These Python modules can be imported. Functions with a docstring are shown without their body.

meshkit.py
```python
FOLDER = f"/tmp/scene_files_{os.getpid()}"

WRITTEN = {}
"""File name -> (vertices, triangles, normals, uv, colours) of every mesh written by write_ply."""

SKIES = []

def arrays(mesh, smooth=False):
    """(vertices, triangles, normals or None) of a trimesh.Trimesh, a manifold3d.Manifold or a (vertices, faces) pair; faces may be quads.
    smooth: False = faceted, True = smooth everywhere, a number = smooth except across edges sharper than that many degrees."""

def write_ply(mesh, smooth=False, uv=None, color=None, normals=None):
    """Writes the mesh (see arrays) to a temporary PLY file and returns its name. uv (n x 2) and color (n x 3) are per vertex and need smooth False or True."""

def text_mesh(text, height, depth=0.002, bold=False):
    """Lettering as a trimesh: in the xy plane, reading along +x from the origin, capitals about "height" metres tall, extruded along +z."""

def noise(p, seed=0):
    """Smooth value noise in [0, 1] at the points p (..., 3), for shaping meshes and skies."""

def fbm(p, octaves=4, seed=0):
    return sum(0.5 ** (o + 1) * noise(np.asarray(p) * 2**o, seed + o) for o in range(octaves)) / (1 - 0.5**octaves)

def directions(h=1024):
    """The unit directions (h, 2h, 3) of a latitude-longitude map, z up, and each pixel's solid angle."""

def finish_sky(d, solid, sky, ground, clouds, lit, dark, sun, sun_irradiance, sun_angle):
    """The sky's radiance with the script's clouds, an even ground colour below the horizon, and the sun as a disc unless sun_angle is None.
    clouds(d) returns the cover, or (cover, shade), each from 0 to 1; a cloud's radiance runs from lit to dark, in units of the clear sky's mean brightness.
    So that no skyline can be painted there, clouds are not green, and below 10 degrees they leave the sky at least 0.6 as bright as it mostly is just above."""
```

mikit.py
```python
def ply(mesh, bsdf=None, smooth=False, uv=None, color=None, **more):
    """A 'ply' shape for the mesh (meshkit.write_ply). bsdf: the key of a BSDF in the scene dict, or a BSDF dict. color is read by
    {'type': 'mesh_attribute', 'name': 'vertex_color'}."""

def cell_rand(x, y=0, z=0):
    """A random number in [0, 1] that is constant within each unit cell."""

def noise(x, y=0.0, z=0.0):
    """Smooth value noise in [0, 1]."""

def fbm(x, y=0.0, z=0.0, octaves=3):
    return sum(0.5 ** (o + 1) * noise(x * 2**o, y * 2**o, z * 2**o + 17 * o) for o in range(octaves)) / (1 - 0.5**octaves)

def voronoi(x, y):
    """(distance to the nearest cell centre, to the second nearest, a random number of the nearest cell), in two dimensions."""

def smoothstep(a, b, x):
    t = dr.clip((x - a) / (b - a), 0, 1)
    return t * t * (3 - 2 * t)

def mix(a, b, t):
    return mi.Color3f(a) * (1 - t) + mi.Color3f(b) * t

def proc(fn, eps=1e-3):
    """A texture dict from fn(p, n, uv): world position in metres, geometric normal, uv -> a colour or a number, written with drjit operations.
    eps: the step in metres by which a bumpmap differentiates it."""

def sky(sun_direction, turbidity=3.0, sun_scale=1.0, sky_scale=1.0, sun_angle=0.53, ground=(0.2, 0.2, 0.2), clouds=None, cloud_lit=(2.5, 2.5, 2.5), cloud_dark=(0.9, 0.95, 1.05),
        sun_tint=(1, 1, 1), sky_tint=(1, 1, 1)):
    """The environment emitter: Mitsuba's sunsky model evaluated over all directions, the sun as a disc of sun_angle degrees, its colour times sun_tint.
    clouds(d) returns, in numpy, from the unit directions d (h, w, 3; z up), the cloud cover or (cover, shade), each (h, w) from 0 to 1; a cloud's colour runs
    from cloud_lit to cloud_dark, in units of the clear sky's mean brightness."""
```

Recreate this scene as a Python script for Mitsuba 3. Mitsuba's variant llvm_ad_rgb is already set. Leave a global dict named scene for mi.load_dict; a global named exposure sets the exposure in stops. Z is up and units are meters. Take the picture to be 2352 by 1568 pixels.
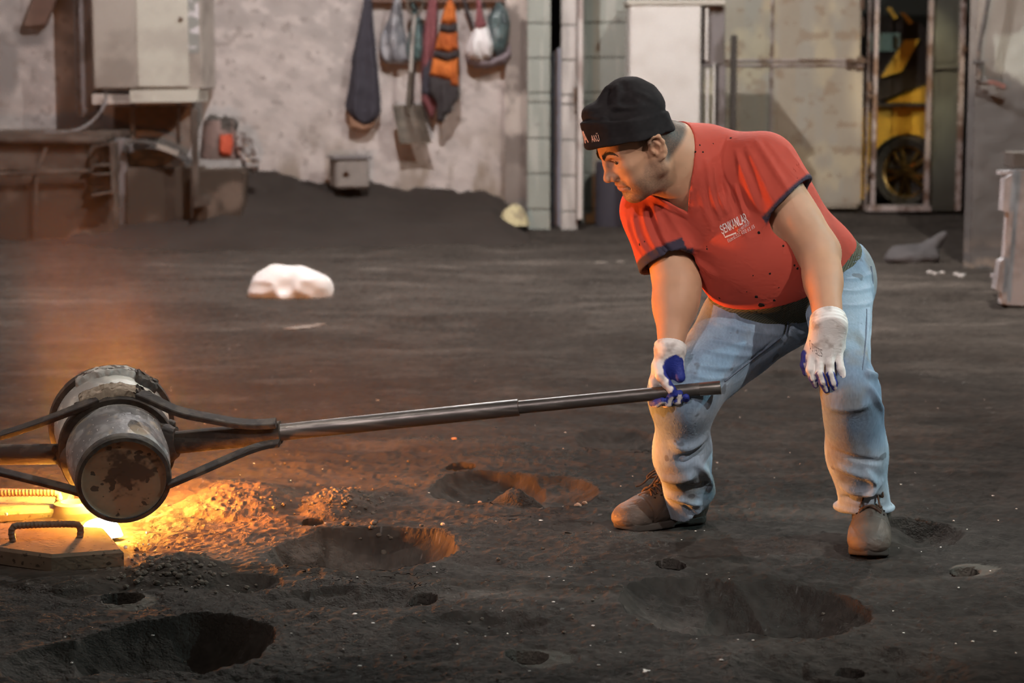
import math, random
import numpy as np
import trimesh
import drjit as dr
import mitsuba as mi
import manifold3d as m3
from shapely.geometry import Polygon
from scipy.spatial import cKDTree
from scipy.ndimage import gaussian_filter
import mikit, meshkit
from mikit import proc, noise, fbm, voronoi, cell_rand, smoothstep, mix, ply

T = mi.ScalarTransform4f
random.seed(3)
scene, labels = {}, {}

# ---------------------------------------------------------------- camera
FPX, CX, CY, CAMH = 4800.0, 1176.0, 784.0, 1.3
PITCH = math.atan(634.0 / FPX)
CF = np.array([0, math.cos(PITCH), -math.sin(PITCH)])
CU = np.array([0, math.sin(PITCH), math.cos(PITCH)])
CR = np.array([1.0, 0, 0])
EYE = np.array([0, 0, CAMH])
scene['camera'] = dict(type='thinlens', fov=math.degrees(2 * math.atan(CX / FPX)), fov_axis='x', near_clip=0.1, far_clip=200.0,
                       aperture_radius=0.0088, focus_distance=5.5,
                       to_world=T().look_at(origin=EYE.tolist(), target=(EYE + CF).tolist(), up=[0, 0, 1]))
exposure = 0.0

# ---------------------------------------------------------------- hall lamps and two added fills (all outside the view), bounced light
def lamp(name, pos, rgb, power, weight):
    scene[name] = dict(type='point', position=list(pos), intensity=dict(type='rgb', value=[c * power for c in rgb]), sampling_weight=weight)

def flood(name, pos, aim, rgb, power, weight, angle):
    scene[name] = dict(type='spot', to_world=T().look_at(origin=list(pos), target=list(aim), up=[0, 0, 1]), cutoff_angle=angle, beam_width=angle * 0.6,
                       intensity=dict(type='rgb', value=[c * power for c in rgb]), sampling_weight=weight)

flood('key_floodlight', (3.0, 2.2, 4.4), (0.66, 5.5, 0.50), (1.0, 0.98, 0.92), 50, 3.0, 15.0)
flood('side_floodlight', (4.2, 5.6, 3.0), (0.75, 5.5, 0.75), (0.62, 1.0, 1.04), 27, 2.0, 19.0)
flood('left_floodlight', (-1.9, 1.2, 3.7), (0.50, 5.6, 0.60), (1.0, 0.87, 0.86), 40, 2.5, 15.0)
flood('ladle_floodlight', (-2.2, 4.4, 4.6), (-0.95, 5.75, 0.40), (1.0, 0.93, 0.86), 24, 1.2, 11.0)
lamp('front_fill', (0.4, 0.6, 5.2), (1.0, 0.93, 0.86), 7, 1.2)  # added fill to lift the dark foreground, no known lamp
lamp('hall_lamp', (-0.7, 11.6, 4.7), (1.0, 0.96, 0.95), 76, 2.5)
lamp('hall_lamp_right', (2.6, 9.9, 4.6), (1.0, 0.94, 0.86), 62, 1.6)
flood('gate_fill', (3.35, 16.4, 3.3), (3.55, 19.3, 0.55), (1.0, 0.84, 0.55), 26, 0.8, 11.0)  # added fill that brightens the car through the doorway
scene['bounced_light'] = dict(type='constant', radiance=dict(type='rgb', value=[0.070, 0.061, 0.052]), sampling_weight=1.5)
FIRE = (1.0, 0.31, 0.048)
SMOKE = 0.36

# ---------------------------------------------------------------- helpers: points
def ray(px, py):
    return CF + CR * ((px - CX) / FPX) + CU * ((CY - py) / FPX)

def P(px, py, y):
    """The point at world depth y that is seen at (px, py)."""
    d = ray(px, py)
    return EYE + d * (y / d[1])

def G(px, py, z=0.0):
    """The point of the level z that is seen at (px, py)."""
    d = ray(px, py)
    return EYE + d * ((z - CAMH) / d[2])

def PX(y):
    """Metres per pixel at depth y."""
    return y / FPX / CF[1]

def nrm(v):
    v = np.asarray(v, float)
    return v / (np.linalg.norm(v) + 1e-12)

# ---------------------------------------------------------------- helpers: scene entries
def numbered(name):
    if not any(k == name or k.startswith(name + '__') for k in list(scene) + list(labels)):
        return name
    i = 1
    while any(k == f'{name}_{i:03d}' or k.startswith(f'{name}_{i:03d}__') for k in list(scene) + list(labels)):
        i += 1
    return f'{name}_{i:03d}'

def thing(name, label, category, group=None):
    k = numbered(name)
    labels[k] = {'label': label, 'category': category}
    if group:
        labels[k]['group'] = group
    return k

def add(name, mesh, bsdf, parent=None, label=None, smooth=False, kind=None, **more):
    k = numbered((parent + '__' if parent else '') + name)
    scene[k] = ply(mesh, bsdf, smooth, **more)
    if label or kind:
        labels.setdefault(k, {})
        if label:
            labels[k]['label'] = label
        if kind:
            labels[k]['kind'] = kind
    return k

def single(name, mesh, bsdf, label, category, group=None, smooth=False, kind=None, **more):
    k = numbered(name)
    scene[k] = ply(mesh, bsdf, smooth, **more)
    labels[k] = {'label': label, 'category': category}
    if group:
        labels[k]['group'] = group
    if kind:
        labels[k]['kind'] = kind
    return k

def struct(name, mesh, bsdf, smooth=False, label=None, **more):
    scene[name] = ply(mesh, bsdf, smooth, **more)
    labels[name] = {'kind': 'structure'}
    if label:
        labels[name]['label'] = label
    return name

# ---------------------------------------------------------------- helpers: meshes
def cat(ms):
    return trimesh.util.concatenate(ms)

def box(x0, x1, y0, y1, z0, z1, bev=0.0):
    """A box with chamfered edges."""
    c = np.array([(x0 + x1) / 2, (y0 + y1) / 2, (z0 + z1) / 2])
    h = np.array([abs(x1 - x0), abs(y1 - y0), abs(z1 - z0)]) / 2
    if bev <= 0:
        b = trimesh.creation.box(extents=2 * h)
        b.apply_translation(c)
        return b
    bev = min(bev, h.min() * 0.9)
    pts = []
    for s in np.ndindex(2, 2, 2):
        s = np.array(s) * 2 - 1
        for k in range(3):
            q = h - bev
            q[k] = h[k]
            pts.append(c + s * q)
    return trimesh.convex.convex_hull(np.array(pts))

def pxbox(px0, px1, py0, py1, y, depth, bev=0.006):
    """A box whose front face, at depth y, is seen between these pixels (py0 above py1)."""
    a, b = P(px0, py1, y), P(px1, py0, y)
    return box(a[0], b[0], y, y + depth, a[2], b[2], bev)

def frames(pts, up=(0, 0, 1)):
    p = np.asarray(pts, float)
    t = np.gradient(p, axis=0)
    t /= np.linalg.norm(t, axis=1, keepdims=True) + 1e-12
    u = np.asarray(up, float)
    if abs(np.dot(nrm(p[-1] - p[0]), nrm(u))) > 0.95:
        u = np.array([1.0, 0.3, 0])
    a = np.cross(t, u)
    a /= np.linalg.norm(a, axis=1, keepdims=True) + 1e-12
    return t, a, np.cross(a, t)

def tube(pts, r, n=12, up=(0, 0, 1), caps=True):
    """A closed tube along pts; r a radius, one per point, or (half width, half height)."""
    p = np.asarray(pts, float)
    t, a, b = frames(p, up)
    ang = np.arange(n) * 2 * np.pi / n
    ra, rb = (r if isinstance(r, tuple) else (r, r))
    ra, rb = np.broadcast_to(ra, (len(p),)), np.broadcast_to(rb, (len(p),))
    v = p[:, None] + (np.cos(ang)[None, :, None] * a[:, None] * ra[:, None, None] + np.sin(ang)[None, :, None] * b[:, None] * rb[:, None, None])
    return grid_tube(v, caps)

def grid_tube(v, caps=True):
    m, n = v.shape[:2]
    i, j = np.meshgrid(np.arange(m - 1), np.arange(n), indexing='ij')
    q = np.stack([i * n + j, i * n + (j + 1) % n, (i + 1) * n + (j + 1) % n, (i + 1) * n + j], -1).reshape(-1, 4)
    f = np.vstack([q[:, [0, 1, 2]], q[:, [0, 2, 3]]])
    vv = v.reshape(-1, 3)
    if caps:
        c0, c1 = v[0].mean(0), v[-1].mean(0)
        vv = np.vstack([vv, c0, c1])
        k = np.arange(n)
        f = np.vstack([f, np.stack([(k + 1) % n, k, k * 0 + m * n], 1), np.stack([(m - 1) * n + k, (m - 1) * n + (k + 1) % n, k * 0 + m * n + 1], 1)])
    mesh = trimesh.Trimesh(vv, f, process=False)
    if caps and mesh.volume < 0:
        mesh.invert()
    return mesh

def bar(pts, w, h, up=(0, 0, 1), bev=0.15):
    """A flat bar (w wide across, h thick along up) with chamfered edges along pts."""
    p = np.asarray(pts, float)
    t, a, b = frames(p, up)
    k = bev * min(w, h)
    prof = np.array([(w / 2, h / 2 - k), (w / 2 - k, h / 2), (-w / 2 + k, h / 2), (-w / 2, h / 2 - k), (-w / 2, -h / 2 + k), (-w / 2 + k, -h / 2), (w / 2 - k, -h / 2), (w / 2, -h / 2 + k)])
    return grid_tube(p[:, None] + prof[None, :, :1] * a[:, None] + prof[None, :, 1:] * b[:, None])

def spline(pts, n=40):
    p = np.asarray(pts, float)
    from scipy.interpolate import CubicSpline
    s = np.r_[0, np.cumsum(np.linalg.norm(np.diff(p, axis=0), axis=1))]
    if len(p) == 2:
        return p[0] + (p[1] - p[0]) * np.linspace(0, 1, n)[:, None]
    return CubicSpline(s / s[-1], p)(np.linspace(0, 1, n))

def lathe(prof, n=64, origin=(0, 0, 0), axis=(0, 0, 1), ref=(1, 0, 0), closed=False):
    """Revolves (radius, along) pairs about axis."""
    prof = np.asarray(prof, float)
    ax = nrm(axis)
    x = np.asarray(ref, float)
    x = nrm(x - ax * x.dot(ax))
    y = np.cross(ax, x)
    ang = np.arange(n) * 2 * np.pi / n
    v = np.asarray(origin, float) + prof[:, None, :1] * (np.cos(ang)[None, :, None] * x + np.sin(ang)[None, :, None] * y) + prof[:, None, 1:] * ax
    if closed:
        v = np.concatenate([v, v[:1]])
    m = grid_tube(v, not closed)
    if closed and m.volume < 0:
        m.invert()
    return m

def extrude_px(poly, y, depth):
    """A flat-faced solid at depth y whose outline is seen at these pixels."""
    p = np.array([P(a, b, y) for a, b in poly])
    m = trimesh.creation.extrude_polygon(Polygon(p[:, [0, 2]]).buffer(0), depth, engine='earcut')
    v = m.vertices.copy()
    m.vertices = np.stack([v[:, 0], y + depth - v[:, 2], v[:, 1]], 1)
    if m.volume < 0:
        m.invert()
    return m

def resample(poly, step):
    p = np.asarray(poly, float)
    out = []
    for a, b in zip(p, np.roll(p, -1, 0)):
        k = max(1, int(np.linalg.norm(b - a) / step))
        out += [a + (b - a) * t / k for t in range(k)]
    return np.array(out)

def blob(c, r, seed, amp=0.35, sub=2, flat=1.0):
    m = trimesh.creation.icosphere(subdivisions=sub)
    v = np.array(m.vertices)
    v = v * (1 + amp * (meshkit.fbm(v * 1.7 + seed * 7.3, 3, seed) - 0.5) * 2)[:, None]
    m.vertices = v * np.asarray(r) * np.array([1, 1, flat]) + np.asarray(c)
    return m

def mound_mesh(c, rx, ry, h, seed, n=40, m=12):
    a = np.arange(n) * 2 * np.pi / n
    t = np.linspace(0, 1, m)
    A, Tt = np.meshgrid(a, t, indexing='ij')
    rad = Tt * (1 + 0.35 * (meshkit.fbm(np.stack([np.cos(A) * 1.5, np.sin(A) * 1.5, A * 0], -1), 2, seed) - 0.5) * 2)
    X, Y = c[0] + rx * rad * np.cos(A), c[1] + ry * rad * np.sin(A)
    Z = c[2] + h * (1 - Tt ** 2) + 0.25 * h * (meshkit.fbm(np.stack([X, Y, 0 * X], -1) * 14, 3, seed) - 0.5) - 0.01 * Tt ** 6 * 3
    v = np.stack([X, Y, Z], -1).reshape(-1, 3)
    i, j = np.meshgrid(np.arange(n), np.arange(m - 1), indexing='ij')
    f = np.stack([i * m + j, i * m + j + 1, ((i + 1) % n) * m + j + 1, ((i + 1) % n) * m + j], -1).reshape(-1, 4)
    return v, f

def mf(m):
    return m3.Manifold(m3.Mesh(np.asarray(m.vertices, np.float32), np.asarray(m.faces, np.uint32)))

# ---------------------------------------------------------------- helpers: signed distance shapes and their surface
def smin(a, b, k):
    if k <= 0:
        return np.minimum(a, b)
    h = np.maximum(k - np.abs(a - b), 0) / k
    return np.minimum(a, b) - h * h * k * 0.25

def smax(a, b, k):
    return -smin(-a, -b, k)

def cone(p, a, b, ra, rb):
    """A limb: a capsule whose radius runs from ra to rb."""
    a, b = np.asarray(a, np.float32), np.asarray(b, np.float32)
    ba, pa = b - a, p - a
    t = np.clip(pa @ ba / (ba @ ba), 0, 1)
    return np.sqrt(np.maximum(((pa - t[..., None] * ba) ** 2).sum(-1), 1e-12)) - (ra + (rb - ra) * t)

def ell(p, c, r, R=None):
    """An ellipsoid with radii r along the rows of R."""
    q = p - np.asarray(c, np.float32)
    if R is not None:
        q = q @ np.asarray(R, np.float32).T
    r = np.asarray(r, np.float32)
    k0 = np.sqrt(((q / r) ** 2).sum(-1)) + 1e-9
    k1 = np.sqrt(((q / (r * r)) ** 2).sum(-1)) + 1e-9
    return k0 * (k0 - 1) / k1

def flatcone(p, a, b, ra, rb, side, sq):
    """A limb that is sq times as thick along the direction side."""
    s = nrm(side)
    S = (np.eye(3) + np.outer(s, s) * (1 / sq - 1)).astype(np.float32)
    a = np.asarray(a, np.float32)
    return cone((p - a) @ S + a, a, (np.asarray(b, np.float32) - a) @ S + a, ra, rb) * min(1, sq)

def rbox_sd(p, c, h, r, R=None):
    q = p - np.asarray(c, np.float32)
    if R is not None:
        q = q @ np.asarray(R, np.float32).T
    q = np.abs(q) - (np.asarray(h, np.float32) - r)
    return np.sqrt((np.maximum(q, 0) ** 2).sum(-1)) + np.minimum(q.max(-1), 0) - r

def surface(fn, lo, hi, step, margin=1.6):
    """The zero surface of fn between lo and hi (surface nets on the blocks that it can cross)."""
    lo, hi = np.asarray(lo, float), np.asarray(hi, float)
    B = 8
    nb = np.ceil((hi - lo) / (step * B)).astype(int)
    n = nb * B + 1
    c = np.stack(np.meshgrid(*[lo[k] + (np.arange(nb[k]) + 0.5) * B * step for k in range(3)], indexing='ij'), -1)
    dc = fn(c.reshape(-1, 3).astype(np.float32)).reshape(nb)
    need = np.abs(dc) < B * step * 0.87 * margin
    D = np.repeat(np.repeat(np.repeat(dc, B, 0), B, 1), B, 2).astype(np.float32)
    D = np.pad(D, ((0, 1),) * 3, mode='edge')
    off = np.stack(np.meshgrid(*[np.arange(B + 1)] * 3, indexing='ij'), -1).reshape(-1, 3)
    idx = np.argwhere(need)
    for s in range(0, len(idx), 3000):
        g = (idx[s:s + 3000, None] * B + off[None]).reshape(-1, 3)
        D[g[:, 0], g[:, 1], g[:, 2]] = fn((lo + g * step).astype(np.float32))
    S = D < 0
    cnt = np.zeros(np.array(n) - 1, np.uint8)
    sl = [(slice(None, -1), slice(1, None))[i] for i in (0, 1)]
    for o in np.ndindex(2, 2, 2):
        cnt += S[sl[o[0]], sl[o[1]], sl[o[2]]]
    act = np.argwhere((cnt > 0) & (cnt < 8))
    num = np.full(np.array(n) - 1, -1, np.int32)
    num[tuple(act.T)] = np.arange(len(act))
    acc, w = np.zeros((len(act), 3)), np.zeros(len(act))
    for k in range(3):
        for o in np.ndindex(2, 2):
            a = np.insert(np.array(o), k, 0)
            b = np.insert(np.array(o), k, 1)
            da, db = D[tuple((act + a).T)], D[tuple((act + b).T)]
            m = (da < 0) != (db < 0)
            t = np.where(m, da / np.where(m, da - db, 1), 0)
            acc += m[:, None] * (a + t[:, None] * (b - a))
            w += m
    v = lo + (act + acc / w[:, None]) * step
    faces = []
    for k in range(3):
        u, q = [(1, 2), (2, 0), (0, 1)][k]
        s0 = [slice(None)] * 3
        s1 = [slice(None)] * 3
        s0[k], s1[k] = slice(None, -1), slice(1, None)
        e = np.argwhere(S[tuple(s0)] != S[tuple(s1)])
        e = e[(e[:, u] > 0) & (e[:, q] > 0) & (e[:, u] < n[u] - 1) & (e[:, q] < n[q] - 1)]
        du, dq = np.eye(3, dtype=int)[u], np.eye(3, dtype=int)[q]
        ids = [num[tuple((e - x).T)] for x in (du * 0, du, du + dq, dq)]
        flip = ~S[tuple(e.T)]
        qd = np.stack(ids, 1)
        qd[flip] = qd[flip][:, ::-1]
        faces += [qd[:, [0, 1, 2]], qd[:, [0, 2, 3]]]
    f = np.vstack(faces)
    f = f[(f >= 0).all(1)]
    m = trimesh.Trimesh(v, f, process=False)
    if m.volume < 0:
        m.invert()
    return m

def seek(fn, px, py, y0, y1, n=260):
    """Where the view ray through (px, py) first enters fn between depths y0 and y1 (None: nowhere)."""
    ys = np.linspace(y0, y1, n)
    d = ray(px, py)
    pts = EYE + d[None] * (ys / d[1])[:, None]
    s = fn(pts.astype(np.float32))
    i = np.argmax(s < 0)
    if s[i] >= 0:
        return None
    if i == 0:
        return pts[0]
    t = s[i - 1] / (s[i - 1] - s[i])
    return pts[i - 1] + (pts[i] - pts[i - 1]) * t

def vnormals(m):
    return meshkit.arrays(m, True)[2]

def polydist(v, line):
    """Distance of the points v to a polyline, and how far along it (0 to 1)."""
    line = np.asarray(line, float)
    best, at = np.full(len(v), 9.0), np.zeros(len(v))
    k = len(line) - 1
    for i in range(k):
        a, b = line[i], line[i + 1]
        ba = b - a
        t = np.clip((v - a) @ ba / (ba @ ba + 1e-12), 0, 1)
        d = np.linalg.norm(v - a - t[:, None] * ba, axis=1)
        better = d < best
        best[better], at[better] = d[better], (i + t[better]) / k
    return best, at

def crease(mesh, lines, fn, y0, y1):
    """Raises (amp > 0) or sinks folds along lines of pixels laid onto the surface fn: (pixels, amp, width)."""
    n = vnormals(mesh)
    v = np.array(mesh.vertices)
    off = np.zeros(len(v))
    for px, amp, width in lines:
        px = np.asarray(px, float)
        pts = [seek(fn, a, b, y0, y1, 400) for a, b in (spline(np.c_[px, px[:, :1] * 0], 12)[:, :2] if len(px) > 2 else px[0] + (px[1] - px[0]) * np.linspace(0, 1, 7)[:, None])]
        pts = [q for q in pts if q is not None]
        if len(pts) < 2:
            continue
        d, at = polydist(v, pts)
        taper = np.clip(np.minimum(at, 1 - at) * 5, 0.0, 1) ** 0.6
        off += amp * np.exp(-(d / width) ** 2) * np.maximum(taper, 0.12)
    mesh.vertices = v + n * off[:, None]
    return mesh

def on_surface(text, origin, right, up, fn, lift=0.0012, dist=0.08, sub=0.012):
    """Lays flat lettering onto the surface fn: each vertex goes along the plane's normal until it meets fn."""
    r, u = nrm(right), np.asarray(up, float)
    u = nrm(u - r * u.dot(r))
    w = np.cross(r, u)
    t = text.subdivide_to_size(sub, max_iter=8) if sub else text
    v = np.array(t.vertices)
    base = np.asarray(origin, float) + v[:, :1] * r + v[:, 1:2] * u
    s = np.linspace(dist, -dist, 65)
    out = base + w * 0
    for i in range(0, len(base), 2000):
        b = base[i:i + 2000]
        q = b[:, None] + w * s[None, :, None]
        d = fn(q.reshape(-1, 3).astype(np.float32)).reshape(q.shape[:2])
        k = np.argmax(d < 0, axis=1)
        k = np.maximum(k, 1)
        rows = np.arange(len(b))
        d0, d1 = d[rows, k - 1], d[rows, k]
        tt = np.clip(d0 / np.where(np.abs(d0 - d1) < 1e-9, 1, d0 - d1), 0, 1)
        dist_k = s[k - 1] + (s[k] - s[k - 1]) * tt
        out[i:i + 2000] = b + w * (dist_k + lift)[:, None]
    out += w * v[:, 2:3]
    t.vertices = out
    return t

# ---------------------------------------------------------------- helpers: materials
def rgb(c):
    return dict(type='rgb', value=list(map(float, c)))

def mat(name, color, rough=0.7, metal=0.0, spec=0.4, bump=None, scale=0.002, eps=1e-3, **more):
    """A principled material; color: three numbers, a function for mikit.proc or 'vertex'."""
    c = dict(type='mesh_attribute', name='vertex_color') if color == 'vertex' else proc(color) if callable(color) else rgb(color)
    b = dict(type='principled', base_color=c, roughness=rough if not callable(rough) else proc(rough), metallic=metal, specular=spec, **more)
    if bump is not None:
        b = dict(type='bumpmap', tex=proc(bump, eps), scale=scale, bsdf=b)
    scene[name] = dict(type='twosided', bsdf=b)
    return name

# ================================================================ the floor of moulding sand
# pits and sprue holes: centre and half axes in the photograph's pixels give a place and a radius on the ground
def pit_px(px, py, rx, y0, y1, depth, sharp=2.0, clod=0.0):
    c = G(px, (y0 + y1) / 2)
    return (c[0], (G(px, y0)[1] + G(px, y1)[1]) / 2, rx * PX(c[1]), abs(G(px, y0)[1] - G(px, y1)[1]) / 2, depth, sharp, clod)

PITS = [pit_px(833, 1275, 213, 1222, 1328, 0.11, 3.0), pit_px(1120, 1128, 128, 1096, 1164, 0.07, 2.5), pit_px(1265, 1140, 110, 1108, 1172, 0.045, 2.0), pit_px(405, 1485, 225, 1420, 1562, 0.10, 3.2),
        pit_px(1600, 1395, 175, 1338, 1462, 0.075, 2.2), pit_px(1800, 1400, 190, 1345, 1462, 0.085, 2.2), pit_px(2090, 1223, 105, 1188, 1258, 0.06, 2.2), pit_px(1425, 1012, 95, 986, 1046, 0.05, 2.2),
        pit_px(790, 1385, 210, 1362, 1410, 0.03, 1.6), pit_px(560, 1345, 90, 1330, 1368, 0.03, 1.6), pit_px(1830, 865, 80, 850, 882, 0.03, 2.0), pit_px(1000, 740, 160, 728, 760, 0.03, 2.0),
        pit_px(1950, 1545, 260, 1490, 1600, 0.03, 1.5), pit_px(1130, 1445, 190, 1420, 1475, 0.025, 1.5), pit_px(150, 1520, 140, 1480, 1570, 0.05, 2.0)]
HOLES = [(282, 1378, 45), (971, 1382, 30), (1211, 1520, 46), (1953, 1534, 30), (2215, 1312, 27), (718, 1203, 22), (1058, 1079, 30), (1540, 1308, 32)]
HOLES = [(G(a, b)[0], G(a, b)[1], r * PX(G(a, b)[1])) for a, b, r in HOLES]
RINGS = [(300, 1384, 72), (1245, 1522, 84), (1320, 1219, 62), (2240, 1308, 60), (1000, 1382, 70), (1950, 1530, 110), (660, 1245, 90), (300, 1255, 60)]
RINGS = [(G(a, b)[0], G(a, b)[1], r * PX(G(a, b)[1])) for a, b, r in RINGS]
MOUND = [pit_px(560, 1160, 150, 1110, 1200, 0.035), pit_px(770, 1160, 90, 1130, 1195, 0.035), pit_px(400, 1318, 130, 1295, 1350, 0.040), pit_px(1190, 1160, 70, 1145, 1175, 0.03), pit_px(150, 1345, 120, 1330, 1375, 0.02)]

def floor_height(x, y, fine=True):
    p = np.stack([x, y, 0 * x], -1)
    h = 0.050 * (meshkit.fbm(p * np.array([0.9, 0.8, 1]), 3, 5) - 0.5) + 0.022 * (meshkit.fbm(p * np.array([3.0, 4.2, 1]), 3, 9) - 0.5)
    rough = np.clip(meshkit.fbm(p * 2.1, 3, 31) * 3.2 - 1.25, 0.12, 1)
    wob = 0.22 * (meshkit.fbm(p * 8, 3, 12) - 0.5)
    inside = 0 * x
    for cx, cy, rx, ry, dep, sharp, _ in PITS:
        r = np.sqrt(((x - cx) / rx) ** 2 + ((y - cy) / ry) ** 2) + wob
        r = np.maximum(r, 0)
        inside = np.maximum(inside, np.clip((1.1 - r) * 4, 0, 1))
        h = h - dep * np.clip(1.12 - r ** sharp, 0, 1) ** 0.8 + 0.05 * dep * np.exp(-((r - 1.12) / 0.16) ** 2)
    cl = 0 * x
    for cx, cy, rx, ry, dep, *_ in MOUND:
        r = np.sqrt(((x - cx) / rx) ** 2 + ((y - cy) / ry) ** 2) + wob * 2
        m = np.clip(1 - r * r, 0, 1)
        h = h + dep * m
        cl = cl + m
    for cx, cy, rr in RINGS:
        r = np.hypot(x - cx, y - cy) / rr
        h = np.where(r < 1, h * (1 - 0.5 * np.clip((1 - r) * 6, 0, 1)) , h) - 0.004 * np.exp(-((r - 1.0) / 0.05) ** 2)
    for cx, cy, rr in HOLES:
        r = np.hypot(x - cx, y - cy) / rr + wob * 0.3
        h = h - 0.13 * np.clip((1.08 - r) / 0.2, 0, 1)
    if fine:
        g = meshkit.fbm(p * 26, 3, 2) - 0.5
        h = h + 0.0045 * (meshkit.noise(p * 34 + 5, 61) - 0.5) + 0.0055 * (meshkit.noise(p * 72 + 9, 62) - 0.5) + 0.026 * inside * (meshkit.fbm(p * np.array([11, 15, 1]), 3, 63) - 0.5)
        h = h + 0.016 * (meshkit.fbm(p * np.array([6, 11, 1]), 3, 64) - 0.5)
        c = np.clip(meshkit.noise(p * 48, 7) - 0.62, 0, 1) + np.clip(meshkit.noise(p * 90, 8) - 0.6, 0, 1) * 0.6
        h = h + rough * 0.007 * g + np.minimum(rough * 0.5 + cl * 0.9, 1.2) * 0.024 * c * (0.45 + 0.4 * cl)
    # the feet have trodden the sand flat
    for cx, cy, w in FLATS:
        k = np.clip(1.7 - np.hypot(x - cx, y - cy) / w, 0, 1)
        h = h * (1 - k * k * (3 - 2 * k))
    return h * np.clip((30 - y) / 8, 0.35, 1)

FLATS = [(*G(1480, 1205)[:2], 0.11), (*G(1570, 1200)[:2], 0.11), (*G(1995, 1255)[:2], 0.12), (*G(1995, 1215)[:2], 0.10), (*G(120, 1262)[:2], 0.22), (*G(40, 1262)[:2], 0.22), (*G(240, 1250)[:2], 0.10), (*G(60, 1155)[:2], 0.20), (*G(665, 675)[:2], 0.3)]

NU, NV = 800, 860
uu = np.linspace(-1, 1, NU)
uu = 0.27 * uu + 0.75 * uu ** 15  # finest where the photograph looks
yy = 1 / np.linspace(1 / 3.3, 1 / 27.0, NV)
Yg, Ug = np.meshgrid(yy, uu, indexing='ij')
Xg = Ug * Yg
Hg = floor_height(Xg, Yg)
i, j = np.meshgrid(np.arange(NV - 1), np.arange(NU - 1), indexing='ij')
q = np.stack([i * NU + j, i * NU + j + 1, (i + 1) * NU + j + 1, (i + 1) * NU + j], -1).reshape(-1, 4)
fv = np.stack([Xg, Yg, Hg], -1).reshape(-1, 3)
pp = np.stack([Xg, Yg, 0 * Xg], -1)
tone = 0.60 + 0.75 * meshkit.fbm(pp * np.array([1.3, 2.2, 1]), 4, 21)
tone = tone * (0.62 + 0.76 * meshkit.fbm(pp * 46, 3, 23)) * (0.74 + 0.52 * meshkit.fbm(pp * np.array([7, 13, 1]), 3, 24))
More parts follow.
